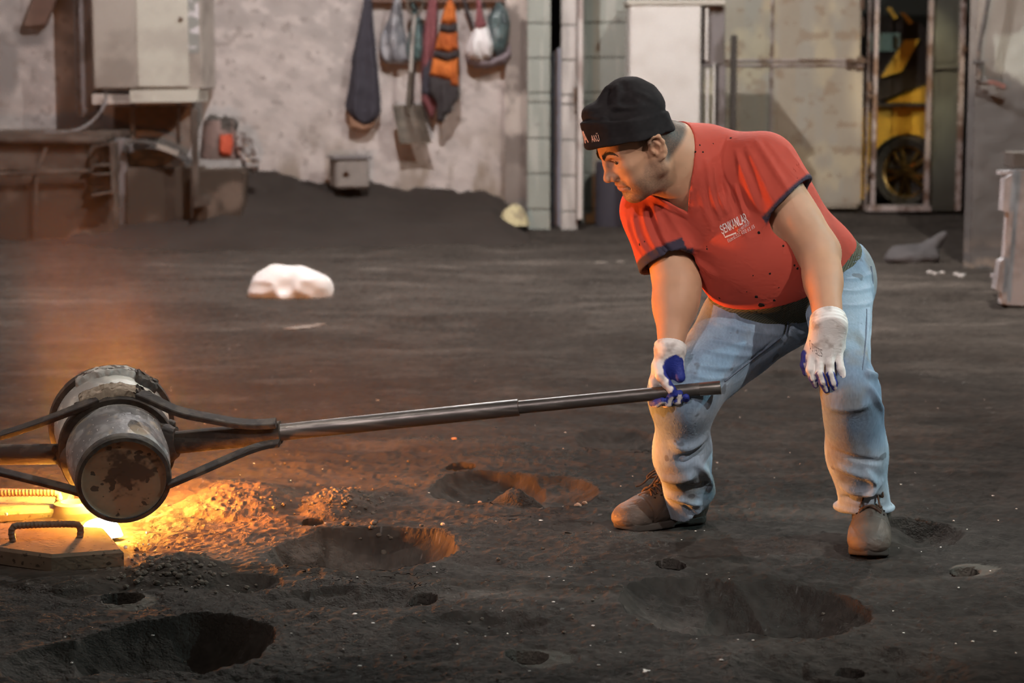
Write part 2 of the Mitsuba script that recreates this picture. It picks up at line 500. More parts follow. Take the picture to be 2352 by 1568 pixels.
pale = np.clip(meshkit.fbm(pp * np.array([2.2, 6.0, 1]), 4, 41) * 4 - 2.25, 0, 1)
tone = tone * (0.78 + 0.50 * np.clip((Yg - 6.5) / 5.0, 0, 1))  # light's fall-off put into the colour: darker in front, paler towards the wall
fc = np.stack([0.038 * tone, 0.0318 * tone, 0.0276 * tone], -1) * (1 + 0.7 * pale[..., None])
for cx, cy, rr in RINGS[:2] + RINGS[3:4]:
    r = np.hypot(Xg - cx, Yg - cy) / rr + 0.25 * (meshkit.fbm(pp * 20, 2, 3) - 0.5)
    k = np.clip((1.0 - r) * 6, 0, 1)[..., None]
    fc = fc * (1 - k) + k * np.array([0.075, 0.066, 0.056])
# burnt sand, its colour raised to carry the fire's glow outwards
burnt_glow = np.exp(-((Xg + 0.88) / 0.60) ** 2 - ((Yg - 5.85) / 0.50) ** 2) * np.clip(meshkit.fbm(pp * np.array([3.2, 3.6, 1]), 4, 51) * 2.6 - 0.55, 0, 1) * np.clip((-0.45 - Xg) / 0.25, 0, 1)
fc = fc * (1 - burnt_glow[..., None]) + np.array([0.085, 0.058, 0.040]) * tone[..., None] * burnt_glow[..., None]
speck = (meshkit.noise(pp * 120, 4) > 0.965)[..., None] * np.clip(meshkit.noise(pp * 3, 6) * 2 - 0.7, 0, 1)[..., None]
fc = fc + speck * 0.06
scene['mat_sand'] = dict(type='twosided', bsdf=dict(type='bumpmap', tex=proc(lambda p, n, uv: fbm(p.x * 130, p.y * 130, p.z * 130, 3) + 0.6 * noise(p.x * 330, p.y * 330, p.z * 330), 1.5e-3), scale=0.0045,
                         bsdf=dict(type='principled', base_color=dict(type='mesh_attribute', name='vertex_color'), roughness=0.95, specular=0.15)))
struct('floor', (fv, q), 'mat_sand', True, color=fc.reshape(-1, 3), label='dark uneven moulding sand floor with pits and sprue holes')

def ground(px, py):
    """The point of the sand floor seen near (px, py)."""
    g = G(px, py)
    z = float(floor_height(np.array([g[0]]), np.array([g[1]]), False)[0])
    return np.array([g[0], g[1], z])

# ================================================================ walls and doors behind
YW = 17.0
def plaster(p, n, uv):
    big = fbm(p.x * 1.7 + 3, p.y * 1.7, p.z * 1.7, 4)
    fine = fbm(p.x * 9 + p.z * 4, p.y * 7, p.z * 9 + 5, 4)
    base = mix((0.53, 0.475, 0.455), (0.43, 0.39, 0.375), smoothstep(0.40, 0.64, big))
    base = mix(base, (0.62, 0.56, 0.535), smoothstep(0.50, 0.72, fine) * 0.6)
    base = mix(base, (0.36, 0.325, 0.31), smoothstep(0.46, 0.28, fine) * 0.45)
    # soot and damp stains rise from the ground
    low = smoothstep(0.95, 0.25, p.z + 0.55 * (fbm(p.x * 3, p.z * 2, 4, 3) - 0.5))
    base = mix(base, (0.30, 0.245, 0.20), low * smoothstep(0.40, 0.58, fbm(p.x * 5, p.z * 2.2, 9, 3)))
    left = smoothstep(-2.9, -3.5, p.x + 0.3 * fbm(p.x * 2, p.z * 3, 2, 2))
    base = mix(base, (0.26, 0.24, 0.235), left * smoothstep(0.36, 0.58, fbm(p.x * 2.6, p.z * 3.0, 1, 3)))
    return mix(base, (0.24, 0.20, 0.18), smoothstep(0.70, 0.80, fbm(p.x * 15, p.z * 15, 3, 2)) * 0.45)

mat('mat_plaster', plaster, 0.9, spec=0.15, bump=lambda p, n, uv: fbm(p.x * 9, p.y * 9, p.z * 9, 4), scale=0.02, eps=4e-3)

def rough_wall(name, px0, px1, y, z0, z1, thick, m, amp=0.02, label=None):
    """A wall with uneven plaster, its face at depth y."""
    x0, x1 = P(px0, 500, y)[0], P(px1, 500, y)[0]
    nx, nz = int((x1 - x0) / 0.03) + 2, int((z1 - z0) / 0.03) + 2
    X, Z = np.meshgrid(np.linspace(x0, x1, nx), np.linspace(z0, z1, nz))
    p = np.stack([X, Z, 0 * X + y], -1)
    D = y - amp * (meshkit.fbm(p * 1.5, 4, 3) - 0.3)
    edge = (X < x0 + 1e-6) | (X > x1 - 1e-6)
    D = np.where(edge, y, D)
    v = np.stack([X, D, Z], -1).reshape(-1, 3)
    i, j = np.meshgrid(np.arange(nz - 1), np.arange(nx - 1), indexing='ij')
    f = np.stack([i * nx + j, i * nx + j + 1, (i + 1) * nx + j + 1, (i + 1) * nx + j], -1).reshape(-1, 4)
    back = box(x0, x1, y + 0.012, y + thick, z0, z1)
    f3 = np.vstack([f[:, [0, 1, 2]], f[:, [0, 2, 3]]])
    return struct(name, cat([trimesh.Trimesh(v, f3, process=False), back]), m, 40, label)

rough_wall('wall_back', -420, 1168, YW, -0.2, 4.2, 0.3, 'mat_plaster', 0.03, 'stained pale plaster wall of the foundry')
struct('wall_left', box(-5.6, -5.4, 0.5, 17.0, -0.3, 4.2), 'mat_plaster')
# a ledge where the upper plaster is thicker
mat('mat_plaster_dark', lambda p, n, uv: mix((0.20, 0.17, 0.155), (0.52, 0.46, 0.42), smoothstep(0.46, 0.60, fbm(p.x * 5, p.y * 5, p.z * 3.2, 4)) * smoothstep(0.55, 1.7, p.z + 0.8 * fbm(p.x * 4, p.z * 2, 7, 2))), 0.9, spec=0.15)
rough_wall('trim_1', 1160, 1214, YW - 0.12, -0.2, 4.2, 0.4, 'mat_plaster_dark', 0.03, 'crumbling dark edge strip of the plaster wall')

def painted(p, n, uv):
    c = mix((0.36, 0.385, 0.345), (0.27, 0.30, 0.275), fbm(p.x * 3, p.y * 3, p.z * 1.3, 3))
    c = mix(c, (0.50, 0.50, 0.46), smoothstep(0.55, 0.75, fbm(p.x * 30, 3, p.z * 1.5, 2)) * 0.5)
    return mix(c, (0.22, 0.22, 0.20), smoothstep(0.70, 0.82, fbm(p.x * 8, p.y, p.z * 6, 3)))
mat('mat_painted_block', painted, 0.55, spec=0.35)
mat('mat_painted_pale', lambda p, n, uv: mix((0.54, 0.52, 0.50), (0.40, 0.385, 0.37), smoothstep(0.4, 0.7, fbm(p.x * 14, p.y * 5, p.z * 2.0, 3))), 0.5, spec=0.35)
mat('mat_dark', (0.018, 0.017, 0.017), 0.9, spec=0.1)
mat('mat_blue_grey', lambda p, n, uv: mix((0.33, 0.37, 0.47), (0.26, 0.28, 0.33), fbm(p.x * 9, p.y * 4, p.z * 3, 3)), 0.5)

def pillar(name, px0, px1, y, depth, m, label, joints):
    """A pillar of painted blocks: a core with each block proud of the joints."""
    a, b = P(px0, 300, y)[0], P(px1, 300, y)[0]
    struct(name, box(a + 0.006, b - 0.006, y + 0.008, y + depth, -0.2, 4.0), 'mat_joint', False, label)
    zs = [-0.15] + [P(px0, j, y)[2] for j in joints] + [P(px0, joints[-1], y)[2] + 0.3 * k for k in range(1, 7)]
    for z0, z1 in zip(zs, zs[1:]):
        add('block', box(a, b, y, y + depth - 0.01, z0 + 0.005, z1 - 0.005, 0.008), m, name)

mat('mat_joint', (0.13, 0.135, 0.125), 0.9)
JO = [482, 400, 318, 236, 214, 134, 54]
pillar('wall_pillar', 1211, 1264, 16.7, 0.5, 'mat_painted_block', 'pillar of grey green painted blocks', JO)
pillar('wall_jamb', 1289, 1327, 16.75, 0.3, 'mat_painted_pale', 'narrow pale painted block jamb beside the dark slit', [j + 4 for j in JO])
pillar('wall_recess', 1338, 1446, 17.3, 0.4, 'mat_painted_block', 'grey green painted block wall beside the white cabinet', [j - 2 for j in JO])
struct('wall_slit', box(P(1255, 0, 17.4)[0], P(1300, 0, 17.4)[0], 17.4, 17.5, -0.2, 4), 'mat_dark')  # near-black sheet stands in for the shade inside the slit
mat('mat_steel_paint', lambda p, n, uv: mix((0.58, 0.55, 0.53), (0.36, 0.31, 0.29), smoothstep(0.5, 0.72, fbm(p.x * 9, p.y * 9, p.z * 4, 3))), 0.45, spec=0.5)
struct('door_1', cat([pxbox(1326, 1342, -400, 505, 16.66, 0.10), pxbox(1322, 1327, -400, 505, 16.7, 0.08)]), 'mat_steel_paint', False, 'pale steel door jamb with a latch')
mat('mat_rust', lambda p, n, uv: mix((0.09, 0.07, 0.06), (0.20, 0.12, 0.08), fbm(p.x * 20, p.y * 20, p.z * 20, 3)), 0.75, 0.3)
add('latch', cat([pxbox(1318, 1325, 200, 236, 16.63, 0.05), pxbox(1319, 1323, 236, 258, 16.64, 0.03), pxbox(1318, 1324, 254, 262, 16.62, 0.04)]), 'mat_rust', 'door_1', 'dark rusty door latch')
b0 = extrude_px([(1268, 520), (1268, 122), (1286, 108), (1292, 108), (1292, 520)], 17.05, 0.05)
single('leaning_board', b0, 'mat_blue_grey', 'narrow blue grey board standing in the dark slit between the block pillars', 'board')

# the wall of steel doors, farther away
YD = 18.6
def door_paint(p, n, uv):
    c = mix((0.50, 0.45, 0.355), (0.40, 0.355, 0.285), fbm(p.x * 1.6, p.y, p.z * 1.1, 3))
    c = mix(c, (0.44, 0.42, 0.36), smoothstep(0.5, 0.68, fbm(p.x * 7, 2, p.z * 0.9, 3)) * 0.8)
    c = mix(c, (0.60, 0.53, 0.37), smoothstep(0.55, 0.72, fbm(p.x * 4 + 7, 5, p.z * 2.2, 3)) * 0.7)
    c = mix(c, (0.34, 0.24, 0.15), smoothstep(0.60, 0.75, fbm(p.x * 11, 1, p.z * 9, 3)) * 0.6)
    return mix(c, (0.26, 0.20, 0.15), smoothstep(0.30, 0.05, p.z + 0.25 * fbm(p.x * 5, 3, p.z * 2, 3)) * 0.8)
mat('mat_door', door_paint, 0.5, spec=0.4, bump=lambda p, n, uv: fbm(p.x * 2.4, p.y, p.z * 2.4, 3), scale=0.03, eps=6e-3)
mat('mat_frame', lambda p, n, uv: mix((0.46, 0.40, 0.385), (0.20, 0.13, 0.10), smoothstep(0.48, 0.64, fbm(p.x * 9, p.y * 9, p.z * 7, 4))), 0.55, 0.1, spec=0.4)
mat('mat_door_green', lambda p, n, uv: mix((0.105, 0.115, 0.095), (0.062, 0.064, 0.052), smoothstep(0.35, 0.65, fbm(p.x * 3.5, 2, p.z * 1.6, 3))), 0.6)
dz0 = P(1800, 480, YD)[2]
struct('door_2', pxbox(1612, 1988, -420, 478, YD, 0.04, 0.004), 'mat_door', False, 'pale cream steel door leaf with rusty ribs')
D2 = 'door_2'
add('panel', pxbox(1780, 1984, -400, 140, YD - 0.012, 0.02, 0.005), 'mat_door', D2)
add('panel', pxbox(1780, 1984, 154, 470, YD - 0.012, 0.02, 0.005), 'mat_door', D2)
add('panel', pxbox(1640, 1768, -400, 140, YD - 0.012, 0.02, 0.005), 'mat_door', D2)
add('panel', pxbox(1640, 1768, 154, 470, YD - 0.012, 0.02, 0.005), 'mat_door', D2)
for y0, y1 in ((136, 142), (147, 153)):
    add('rib', pxbox(1612, 1986, y0, y1, YD - 0.03, 0.03, 0.006), 'mat_frame', D2)
add('rib', pxbox(1770, 1778, -400, 478, YD - 0.034, 0.03, 0.006), 'mat_frame', D2)
add('bolt', cat([tube([P(1945, 143, YD - 0.06), P(1990, 141, YD - 0.06)], 0.014), pxbox(1944, 1962, 134, 158, YD - 0.05, 0.04), pxbox(1968, 1986, 130, 140, YD - 0.05, 0.04), pxbox(1966, 1984, 152, 160, YD - 0.05, 0.04)]), 'mat_rust', D2, 'rusty sliding bolt')
add('hinge', pxbox(1978, 1986, -8, 22, YD - 0.05, 0.05), 'mat_rust', D2)
add('hinge', cat([pxbox(1980, 1985, 40, 84, YD - 0.04, 0.04)]), 'mat_rust', D2)
struct('trim_2', cat([pxbox(1990, 2009, -420, 484, YD - 0.10, 0.12), pxbox(2010, 2020, -420, 484, YD - 0.06, 0.10)]), 'mat_frame', False, 'rust streaked steel door post')
add('hinge', cat([pxbox(1992, 2004, 188, 210, YD - 0.13, 0.05), pxbox(1994, 2006, 214, 226, YD - 0.13, 0.05), pxbox(1996, 2008, 395, 404, YD - 0.13, 0.05)]), 'mat_rust', 'trim_2')
struct('trim_3', pxbox(1988, 2140, 474, 486, YD - 0.06, 0.25), 'mat_frame', False, 'low sill of the doorway')
struct('door_3', pxbox(2136, 2226, -420, 484, YD - 0.02, 0.04, 0.004), 'mat_door_green', False, 'dark green grey door leaf standing beside the doorway')
add('panel', pxbox(2149, 2206, -400, 144, YD - 0.032, 0.02, 0.004), 'mat_door_green', 'door_3')
add('panel', pxbox(2149, 2206, 164, 474, YD - 0.032, 0.02, 0.004), 'mat_door_green', 'door_3')
add('edge_bar', pxbox(2134, 2147, -420, 484, YD - 0.07, 0.08), 'mat_frame', 'door_3')
add('edge_bar', pxbox(2207, 2220, -420, 484, YD - 0.07, 0.08), 'mat_frame', 'door_3')
add('rib', pxbox(2147, 2208, 148, 160, YD - 0.06, 0.05), 'mat_door_green', 'door_3')
add('hinge', cat([pxbox(2210, 2224, 106, 124, YD - 0.11, 0.06, 0.02), pxbox(2212, 2224, -6, 6, YD - 0.11, 0.06, 0.02)]), 'mat_rust', 'door_3')
struct('trim_4', pxbox(2221, 2330, -420, 486, YD + 0.02, 0.10, 0.004), 'mat_dark')
mat('mat_street', (0.05, 0.047, 0.04), 0.9)
struct('wall_street', box(2.5, 8.5, 27.0, 27.2, -0.3, 6), 'mat_door_green')

# the sooty wall at the right, nearer
def sooty(p, n, uv):
    c = mix((0.13, 0.125, 0.125), (0.075, 0.072, 0.070), fbm(p.x * 2.5, p.y * 2.5, p.z * 2.5, 4))
    c = mix(c, (0.235, 0.215, 0.19), smoothstep(0.9, 1.6, p.z + 0.9 * (fbm(p.x * 2.2, p.y * 2, p.z * 2, 3) - 0.5)) * 0.75)
    c = mix(c, (0.33, 0.34, 0.31), smoothstep(0.60, 0.68, fbm(p.x * 5 + 1, p.y, p.z * 2.2 + 2, 3)) * smoothstep(0.9, 1.3, p.z))
    c = mix(c, (0.36, 0.355, 0.35), smoothstep(0.74, 0.80, fbm(p.x * 9, p.y, p.z * 9, 3)))
    return mix(c, (0.24, 0.20, 0.17), smoothstep(0.25, 0.0, p.z) * smoothstep(0.45, 0.6, fbm(p.x * 9, p.y, p.z * 9 + 4, 3)))
mat('mat_sooty', sooty, 0.8, spec=0.3, bump=lambda p, n, uv: fbm(p.x * 8, p.y * 8, p.z * 8, 4), scale=0.02, eps=4e-3)
rough_wall('wall_right', 2232, 3700, 13.4, -0.2, 4.2, 0.22, 'mat_sooty', 0.04, 'sooty dark grey wall at the right')
mat('mat_iron', lambda p, n, uv: mix((0.085, 0.08, 0.078), (0.16, 0.13, 0.11), smoothstep(0.5, 0.7, fbm(p.x * 16, p.y * 16, p.z * 16, 3))), 0.6, 0.3)
mat('mat_red_paint', lambda p, n, uv: mix((0.22, 0.09, 0.075), (0.13, 0.08, 0.07), fbm(p.x * 40, p.y * 40, p.z * 40, 2)), 0.6)
k = thing('wall_pipe', 'thin steel pipe running down the sooty wall with a red lever at its foot', 'pipe')
yp = 13.32
add('pipe', tube(spline([P(2251, -150, yp), P(2251, 100, yp), P(2251, 172, yp), P(2256, 187, yp), P(2268, 190, yp)], 30), 0.013), 'mat_iron', k)
add('clamp', pxbox(2240, 2262, 139, 147, yp - 0.02, 0.10), 'mat_iron', k)
add('fitting', tube([P(2243, 180, yp), P(2256, 189, yp), P(2274, 189, yp)], 0.02), 'mat_iron', k)
add('lever', bar([P(2270, 188, yp - 0.03), P(2284, 190, yp - 0.03), P(2308, 200, yp - 0.03)], 0.02, 0.03), 'mat_red_paint', k, 'dull red lever')

# ================================================================ things along the back wall
# heap of sand against the wall
def heap_top(px):
    return np.interp(px, [270, 420, 560, 600, 700, 760, 850, 940, 1060, 1130, 1180, 1215, 1240], [470, 425, 385, 392, 405, 420, 415, 432, 438, 438, 470, 505, 520])
def heap_mesh():
    n, m = 150, 46
    xs = np.linspace(-3.28, 0.13, n)
    px = CX + xs / PX(16.6)
    top = np.array([P(a, heap_top(a), 16.9)[2] for a in px])
    t = np.linspace(0, 1, m)
    X = np.repeat(xs[:, None], m, 1)
    out = 2.5 + 0.5 * (meshkit.fbm(np.stack([xs * 1.5, 0 * xs, 0 * xs], -1), 3, 3) - 0.5)
    Y = 16.95 - out[:, None] * t[None]
    Z = np.maximum(top, 0)[:, None] * (1 - t[None] ** 0.8) ** 1.05
    p = np.stack([X, Y, 0 * X], -1)
    Z = Z + (0.14 * (meshkit.fbm(p * 3.2, 4, 8) - 0.5) + 0.05 * (meshkit.fbm(p * 14, 2, 5) - 0.5)) * (1 - t[None]) - 0.06 * t[None] ** 3 - 0.02
    v = np.stack([X, Y, Z], -1).reshape(-1, 3)
    i, j = np.meshgrid(np.arange(n - 1), np.arange(m - 1), indexing='ij')
    f = np.stack([i * m + j, i * m + j + 1, (i + 1) * m + j + 1, (i + 1) * m + j], -1).reshape(-1, 4)
    return v, np.hstack([f[:, :1], f[:, 3:], f[:, 2:3], f[:, 1:2]])
hv, hf = heap_mesh()
ht = 0.7 + 0.6 * meshkit.fbm(hv * 2.5, 3, 2)
single('sand_heap', (hv, hf), 'mat_sand', 'long dark heap of sand piled along the foot of the plaster wall', 'sand heap', smooth=True, kind='stuff',
       color=np.stack([0.046 * ht, 0.038 * ht, 0.034 * ht], -1))

# white crumpled bag on the floor
mat('mat_white_cloth', (0.80, 0.79, 0.80), 0.65, spec=0.3)
mat('mat_white_bag', lambda p, n, uv: mix((0.78, 0.76, 0.75), (0.62, 0.58, 0.58), smoothstep(0.55, 0.8, fbm(p.x * 9, p.y * 9, p.z * 9, 3)) * 0.5), 0.5, spec=0.4)
bc = G(665, 680)
def bag_sd(p):
    q = p - bc.astype(np.float32)
    n1 = (meshkit.fbm(q * np.array([7, 6, 9]), 2, 4) - 0.5).astype(np.float32)
    ridge = np.abs(meshkit.noise(q * np.array([10, 7, 15]) + 3, 9) - 0.5).astype(np.float32)
    d = ell(q, (-0.03, 0, 0.05), (0.195, 0.15, 0.130))
    d = smin(d, ell(q, (0.12, -0.02, 0.03), (0.125, 0.12, 0.105)), 0.08)
    d = smin(d, ell(q, (-0.15, -0.05, 0.03), (0.07, 0.08, 0.065)), 0.03)
    d = smin(d, cone(q, (-0.03, -0.15, 0.01), (0.09, -0.10, 0.075), 0.025, 0.03), 0.03)
    return smax(d + 0.035 * n1 + 0.026 * ridge - 0.008, -(q[:, 2] + 0.012), 0.02)
single('plastic_bag', surface(bag_sd, bc + [-0.32, -0.28, -0.05], bc + [0.32, 0.28, 0.26], 0.009), 'mat_white_bag', 'crumpled white bag lying on the sand floor', 'bag', smooth=True)
mat('mat_pale_sand', (0.30, 0.26, 0.23), 0.9)

# ---- clothes and bags on the wall rail
YR = 16.86
mat('mat_wood', lambda p, n, uv: mix((0.20, 0.115, 0.085), (0.12, 0.075, 0.06), fbm(p.x * 3, p.y * 30, p.z * 30, 3)), 0.7)
single('coat_rail', cat([pxbox(842, 1195, -7, 6, YR + 0.02, 0.10, 0.008)]), 'mat_wood', 'brown wooden rail on the plaster wall from which clothes and bags hang', 'rail')

def cloth(poly, y, thick, seed=0, fold=0.016, step=5, dark=None, pleat=26.0, droop=0.05):
    """A hanging cloth: an outline in pixels, puffed to a real thickness with hanging folds."""
    pts = np.array(resample(poly, step))
    w3 = np.array([P(a, b, y) for a, b in pts])[:, [0, 2]]
    pg = Polygon(w3).buffer(0)
    if pg.geom_type != 'Polygon':
        pg = max(pg.geoms, key=lambda g: g.area)
    flat = trimesh.creation.extrude_polygon(pg, 0.01, engine='earcut')
    flat = flat.subdivide_to_size(0.03, max_iter=8)
    flat.merge_vertices()
    v = np.array(flat.vertices)
    import shapely
    e = shapely.distance(shapely.points(v[:, :2]), pg.exterior)
    front = np.clip(v[:, 2] / 0.01, 0, 1)
    puff = np.sqrt(np.clip(e / thick, 0, 1) * (2 - np.clip(e / thick, 0, 1)))
    sway = np.sin(v[:, 0] * pleat * 2 + seed + 3 * meshkit.fbm(np.c_[v[:, :2] * 3, v[:, :1] * 0], 2, seed)) * fold * np.clip(e / 0.03, 0, 1)
    bump_ = (meshkit.fbm(np.c_[v[:, :2] * 8, v[:, :1] * 0], 3, seed + 3) - 0.5) * droop * np.clip(e / 0.05, 0, 1)
    d = (puff * thick + sway + bump_) * front + 0.012
    flat.vertices = np.stack([v[:, 0], y - d + 0.06 * (1 - front), v[:, 1]], 1)
    if flat.volume < 0:
        flat.invert()
    return flat

mat('mat_navy', (0.055, 0.052, 0.066), 0.85, spec=0.2, sheen=0.2)
mat('mat_brown_strip', (0.30, 0.17, 0.11), 0.85)
k = thing('jacket', 'long dark navy jacket with a brown strip below its hem, hanging at the left end of the wall rail', 'jacket')
add('cloth', cloth([(838, -12), (853, -6), (858, 60), (864, 130), (873, 220), (874, 255), (868, 270), (850, 284), (835, 286), (818, 276), (795, 252), (793, 240), (800, 205), (808, 150), (806, 142), (818, 90), (828, 40)], YR, 0.07, 1), 'mat_navy', k, smooth=True)
add('hem_strip', cloth([(796, 250), (818, 272), (836, 282), (852, 282), (866, 270), (858, 292), (846, 300), (818, 300), (802, 294), (801, 266)], YR + 0.02, 0.04, 2), 'mat_brown_strip', k, 'brown strip below the hem', smooth=True)  # thin brown strip set just below the jacket

mat('mat_grey_bag', lambda p, n, uv: mix((0.34, 0.345, 0.37), (0.20, 0.205, 0.23), smoothstep(0.35, 0.65, fbm(p.x * 18, p.y * 18, p.z * 12, 3))), 0.3, spec=0.6)
mat('mat_teal_bag', lambda p, n, uv: mix((0.10, 0.17, 0.17), (0.05, 0.085, 0.09), smoothstep(0.35, 0.65, fbm(p.x * 18, p.y * 18, p.z * 12, 3))), 0.3, spec=0.6)
single('carrier_bag', cloth([(905, -4), (922, -4), (926, 60), (934, 100), (940, 142), (925, 147), (890, 146), (876, 136), (870, 110), (876, 78), (892, 45)], YR + 0.02, 0.11, 5, 0.02, droop=0.10), 'mat_grey_bag', 'grey plastic bag hanging from the rail beside the navy jacket', 'bag', smooth=True)
single('carrier_bag', cloth([(946, -2), (962, 30), (974, 70), (976, 120), (968, 140), (946, 144), (934, 128), (936, 96), (944, 50)], YR + 0.03, 0.11, 6, 0.02, droop=0.08), 'mat_teal_bag', 'dark teal plastic bag hanging behind the shovel', 'bag', smooth=True)

# shovel
mat('mat_shaft', lambda p, n, uv: mix((0.40, 0.38, 0.355), (0.20, 0.185, 0.17), smoothstep(0.45, 0.62, fbm(p.x * 20, p.y * 20, p.z * 5, 3))), 0.5, spec=0.4)
mat('mat_blade', lambda p, n, uv: mix((0.105, 0.09, 0.075), (0.17, 0.145, 0.12), smoothstep(0.4, 0.7, fbm(p.x * 12, p.y * 12, p.z * 12, 3))), 0.5, 0.4)
YS = 16.70
k = thing('shovel', 'shovel with D grip hanging blade down on the plaster wall', 'shovel')
add('shaft', tube([P(952, 34, YS), P(948, 80, YS), P(944, 150, YS), P(941, 205, YS)], 0.017, 14), 'mat_shaft', k)
add('grip', cat([tube(spline([P(952, 40, YS), P(938, 22, YS), P(936, 6, YS), P(941, -2, YS)], 14), 0.012), tube(spline([P(952, 40, YS), P(967, 22, YS), P(971, 6, YS), P(968, -2, YS)], 14), 0.012), tube([P(937, -1, YS), P(972, -1, YS)], 0.015)]), 'mat_blade', k, 'dark D grip')
add('socket', tube([P(944, 165, YS), P(941, 200, YS), P(938, 238, YS - 0.01), P(937, 262, YS - 0.02)], (np.array([0.020, 0.021, 0.020, 0.006]), np.array([0.020, 0.021, 0.020, 0.006])), 14), 'mat_blade', k)
def blade():
    n = 14
    uu, vv = np.meshgrid(np.linspace(0, 1, n), np.linspace(0, 1, n), indexing='ij')
    a, b, c, d = [P(x, y, YS) for x, y in ((901, 242), (968, 240), (992, 328), (918, 330))]
    pts = (a * (1 - uu[..., None]) + b * uu[..., None]) * (1 - vv[..., None]) + (d * (1 - uu[..., None]) + c * uu[..., None]) * vv[..., None]
    dish = 0.045 * (1 - (2 * uu - 1) ** 2) * (1 - 0.6 * vv) - 0.02 * np.exp(-((uu - 0.5) / 0.1) ** 2) * (1 - vv)
    f = pts + np.stack([0 * dish, dish, 0 * dish], -1)
    g = f + [0, 0.006, 0]
    idx = np.arange(n * n).reshape(n, n)
    q = np.stack([idx[:-1, :-1], idx[1:, :-1], idx[1:, 1:], idx[:-1, 1:]], -1).reshape(-1, 4)
    rim = np.r_[idx[0, :], idx[1:, -1], idx[-1, -2::-1], idx[-2:0:-1, 0]]
    r2 = np.roll(rim, -1)
    N = n * n
    side = np.stack([rim, r2, r2 + N, rim + N], -1)
    return np.vstack([f.reshape(-1, 3), g.reshape(-1, 3)]), np.vstack([q, q[:, ::-1] + N, side])
add('blade', blade(), 'mat_blade', k, 'worn dark steel blade', smooth=40)

mat('mat_maroon', (0.22, 0.075, 0.085), 0.85, sheen=0.2)
k = thing('jacket', 'maroon and grey jacket hanging between the shovel and the striped jersey', 'jacket')
add('cloth', cloth([(985, -4), (1004, -4), (1003, 80), (999, 150), (990, 215), (1004, 240), (992, 278), (978, 250), (968, 235), (967, 180), (968, 100), (978, 40)], YR + 0.01, 0.07, 11), 'mat_maroon', k, smooth=True)
add('panel', cloth([(972, 152), (996, 128), (1000, 210), (985, 222), (967, 214)], YR - 0.05, 0.03, 12, 0.008), 'mat_navy', k, 'dark panel', smooth=True)

# striped jersey: orange bands and dark bands
mat('mat_orange_knit', lambda p, n, uv: mix((0.60, 0.165, 0.035), (0.42, 0.10, 0.025), smoothstep(0.4, 0.7, fbm(p.x * 22, p.y * 9, p.z * 6, 3))), 0.85, sheen=0.3)
mat('mat_black_knit', (0.048, 0.042, 0.045), 0.88, sheen=0.2)
k = thing('striped_jersey', 'orange and black striped jersey hanging from the wall rail', 'jersey')
bands = [('mat_orange_knit', [(1033, -8), (1046, 14), (1049, 52), (1034, 57), (1012, 54), (1020, 20)]), ('mat_black_knit', [(1012, 53), (1030, 58), (1049, 52), (1049, 72), (1034, 77), (1009, 73)]),
         ('mat_orange_knit', [(1009, 72), (1034, 78), (1050, 72), (1052, 114), (1030, 121), (998, 115)]), ('mat_black_knit', [(997, 114), (1028, 121), (1052, 114), (1052, 132), (1030, 141), (994, 131)]),
         ('mat_orange_knit', [(994, 131), (1026, 142), (1052, 133), (1053, 197), (1036, 196), (1035, 184), (1018, 183), (1010, 178), (987, 174)]),
         ('mat_black_knit', [(987, 173), (1012, 178), (1036, 184), (1037, 196), (1053, 197), (1053, 228), (1038, 244), (1038, 258), (1022, 266), (1018, 281), (1003, 279), (1004, 236), (985, 215)])]
for b, (m_, poly) in enumerate(bands):
    add('band', cloth(poly, YR - 0.11, 0.06, 20, 0.014, 4, pleat=30), m_, k, 'orange band' if 'orange' in m_ else 'black band', smooth=True)

# the cluster at the right of the rail
mat('mat_teal_dark', lambda p, n, uv: mix((0.085, 0.13, 0.135), (0.035, 0.05, 0.055), smoothstep(0.4, 0.7, fbm(p.x * 14, p.y * 14, p.z * 9, 3))), 0.35, spec=0.6)
mat('mat_purple_grey', (0.23, 0.19, 0.21), 0.8)
single('shoulder_bag', cloth([(1068, 122), (1092, 128), (1130, 134), (1160, 118), (1172, 98), (1174, 128), (1162, 146), (1120, 158), (1092, 156), (1070, 144)], YR + 0.01, 0.10, 31, 0.012), 'mat_purple_grey', 'low grey purple bag bulging under the white bag on the wall', 'bag', smooth=True)
single('carrier_bag', cloth([(1140, 4), (1150, 4), (1166, 26), (1172, 50), (1168, 90), (1158, 118), (1140, 128), (1124, 110), (1122, 70), (1120, 40)], YR - 0.02, 0.12, 33, 0.018), 'mat_teal_dark', 'dark green plastic bag at the right end of the wall rail', 'bag', smooth=True)
single('carrier_bag', cloth([(1098, -4), (1106, -4), (1108, 40), (1122, 62), (1136, 104), (1128, 132), (1104, 140), (1078, 136), (1068, 120), (1074, 94), (1090, 64), (1094, 40)], YR - 0.08, 0.12, 35, 0.02, droop=0.08), 'mat_white_cloth', 'small white cloth bag hanging in front of the dark green bag', 'bag', smooth=True)
single('scarf', cloth([(1094, -4), (1104, -4), (1110, 40), (1118, 58), (1102, 66), (1090, 60), (1094, 30)], YR - 0.16, 0.03, 36, 0.008), 'mat_maroon', 'short maroon cloth hanging above the small white bag', 'cloth', smooth=True)
single('walking_stick', tube(spline([P(1066, -4, YR), P(1068, 10, YR), P(1078, 40, YR), P(1088, 66, YR)], 16), 0.014), 'mat_black_knit', 'thin dark stick leaning from the rail left of the small white bag', 'stick')

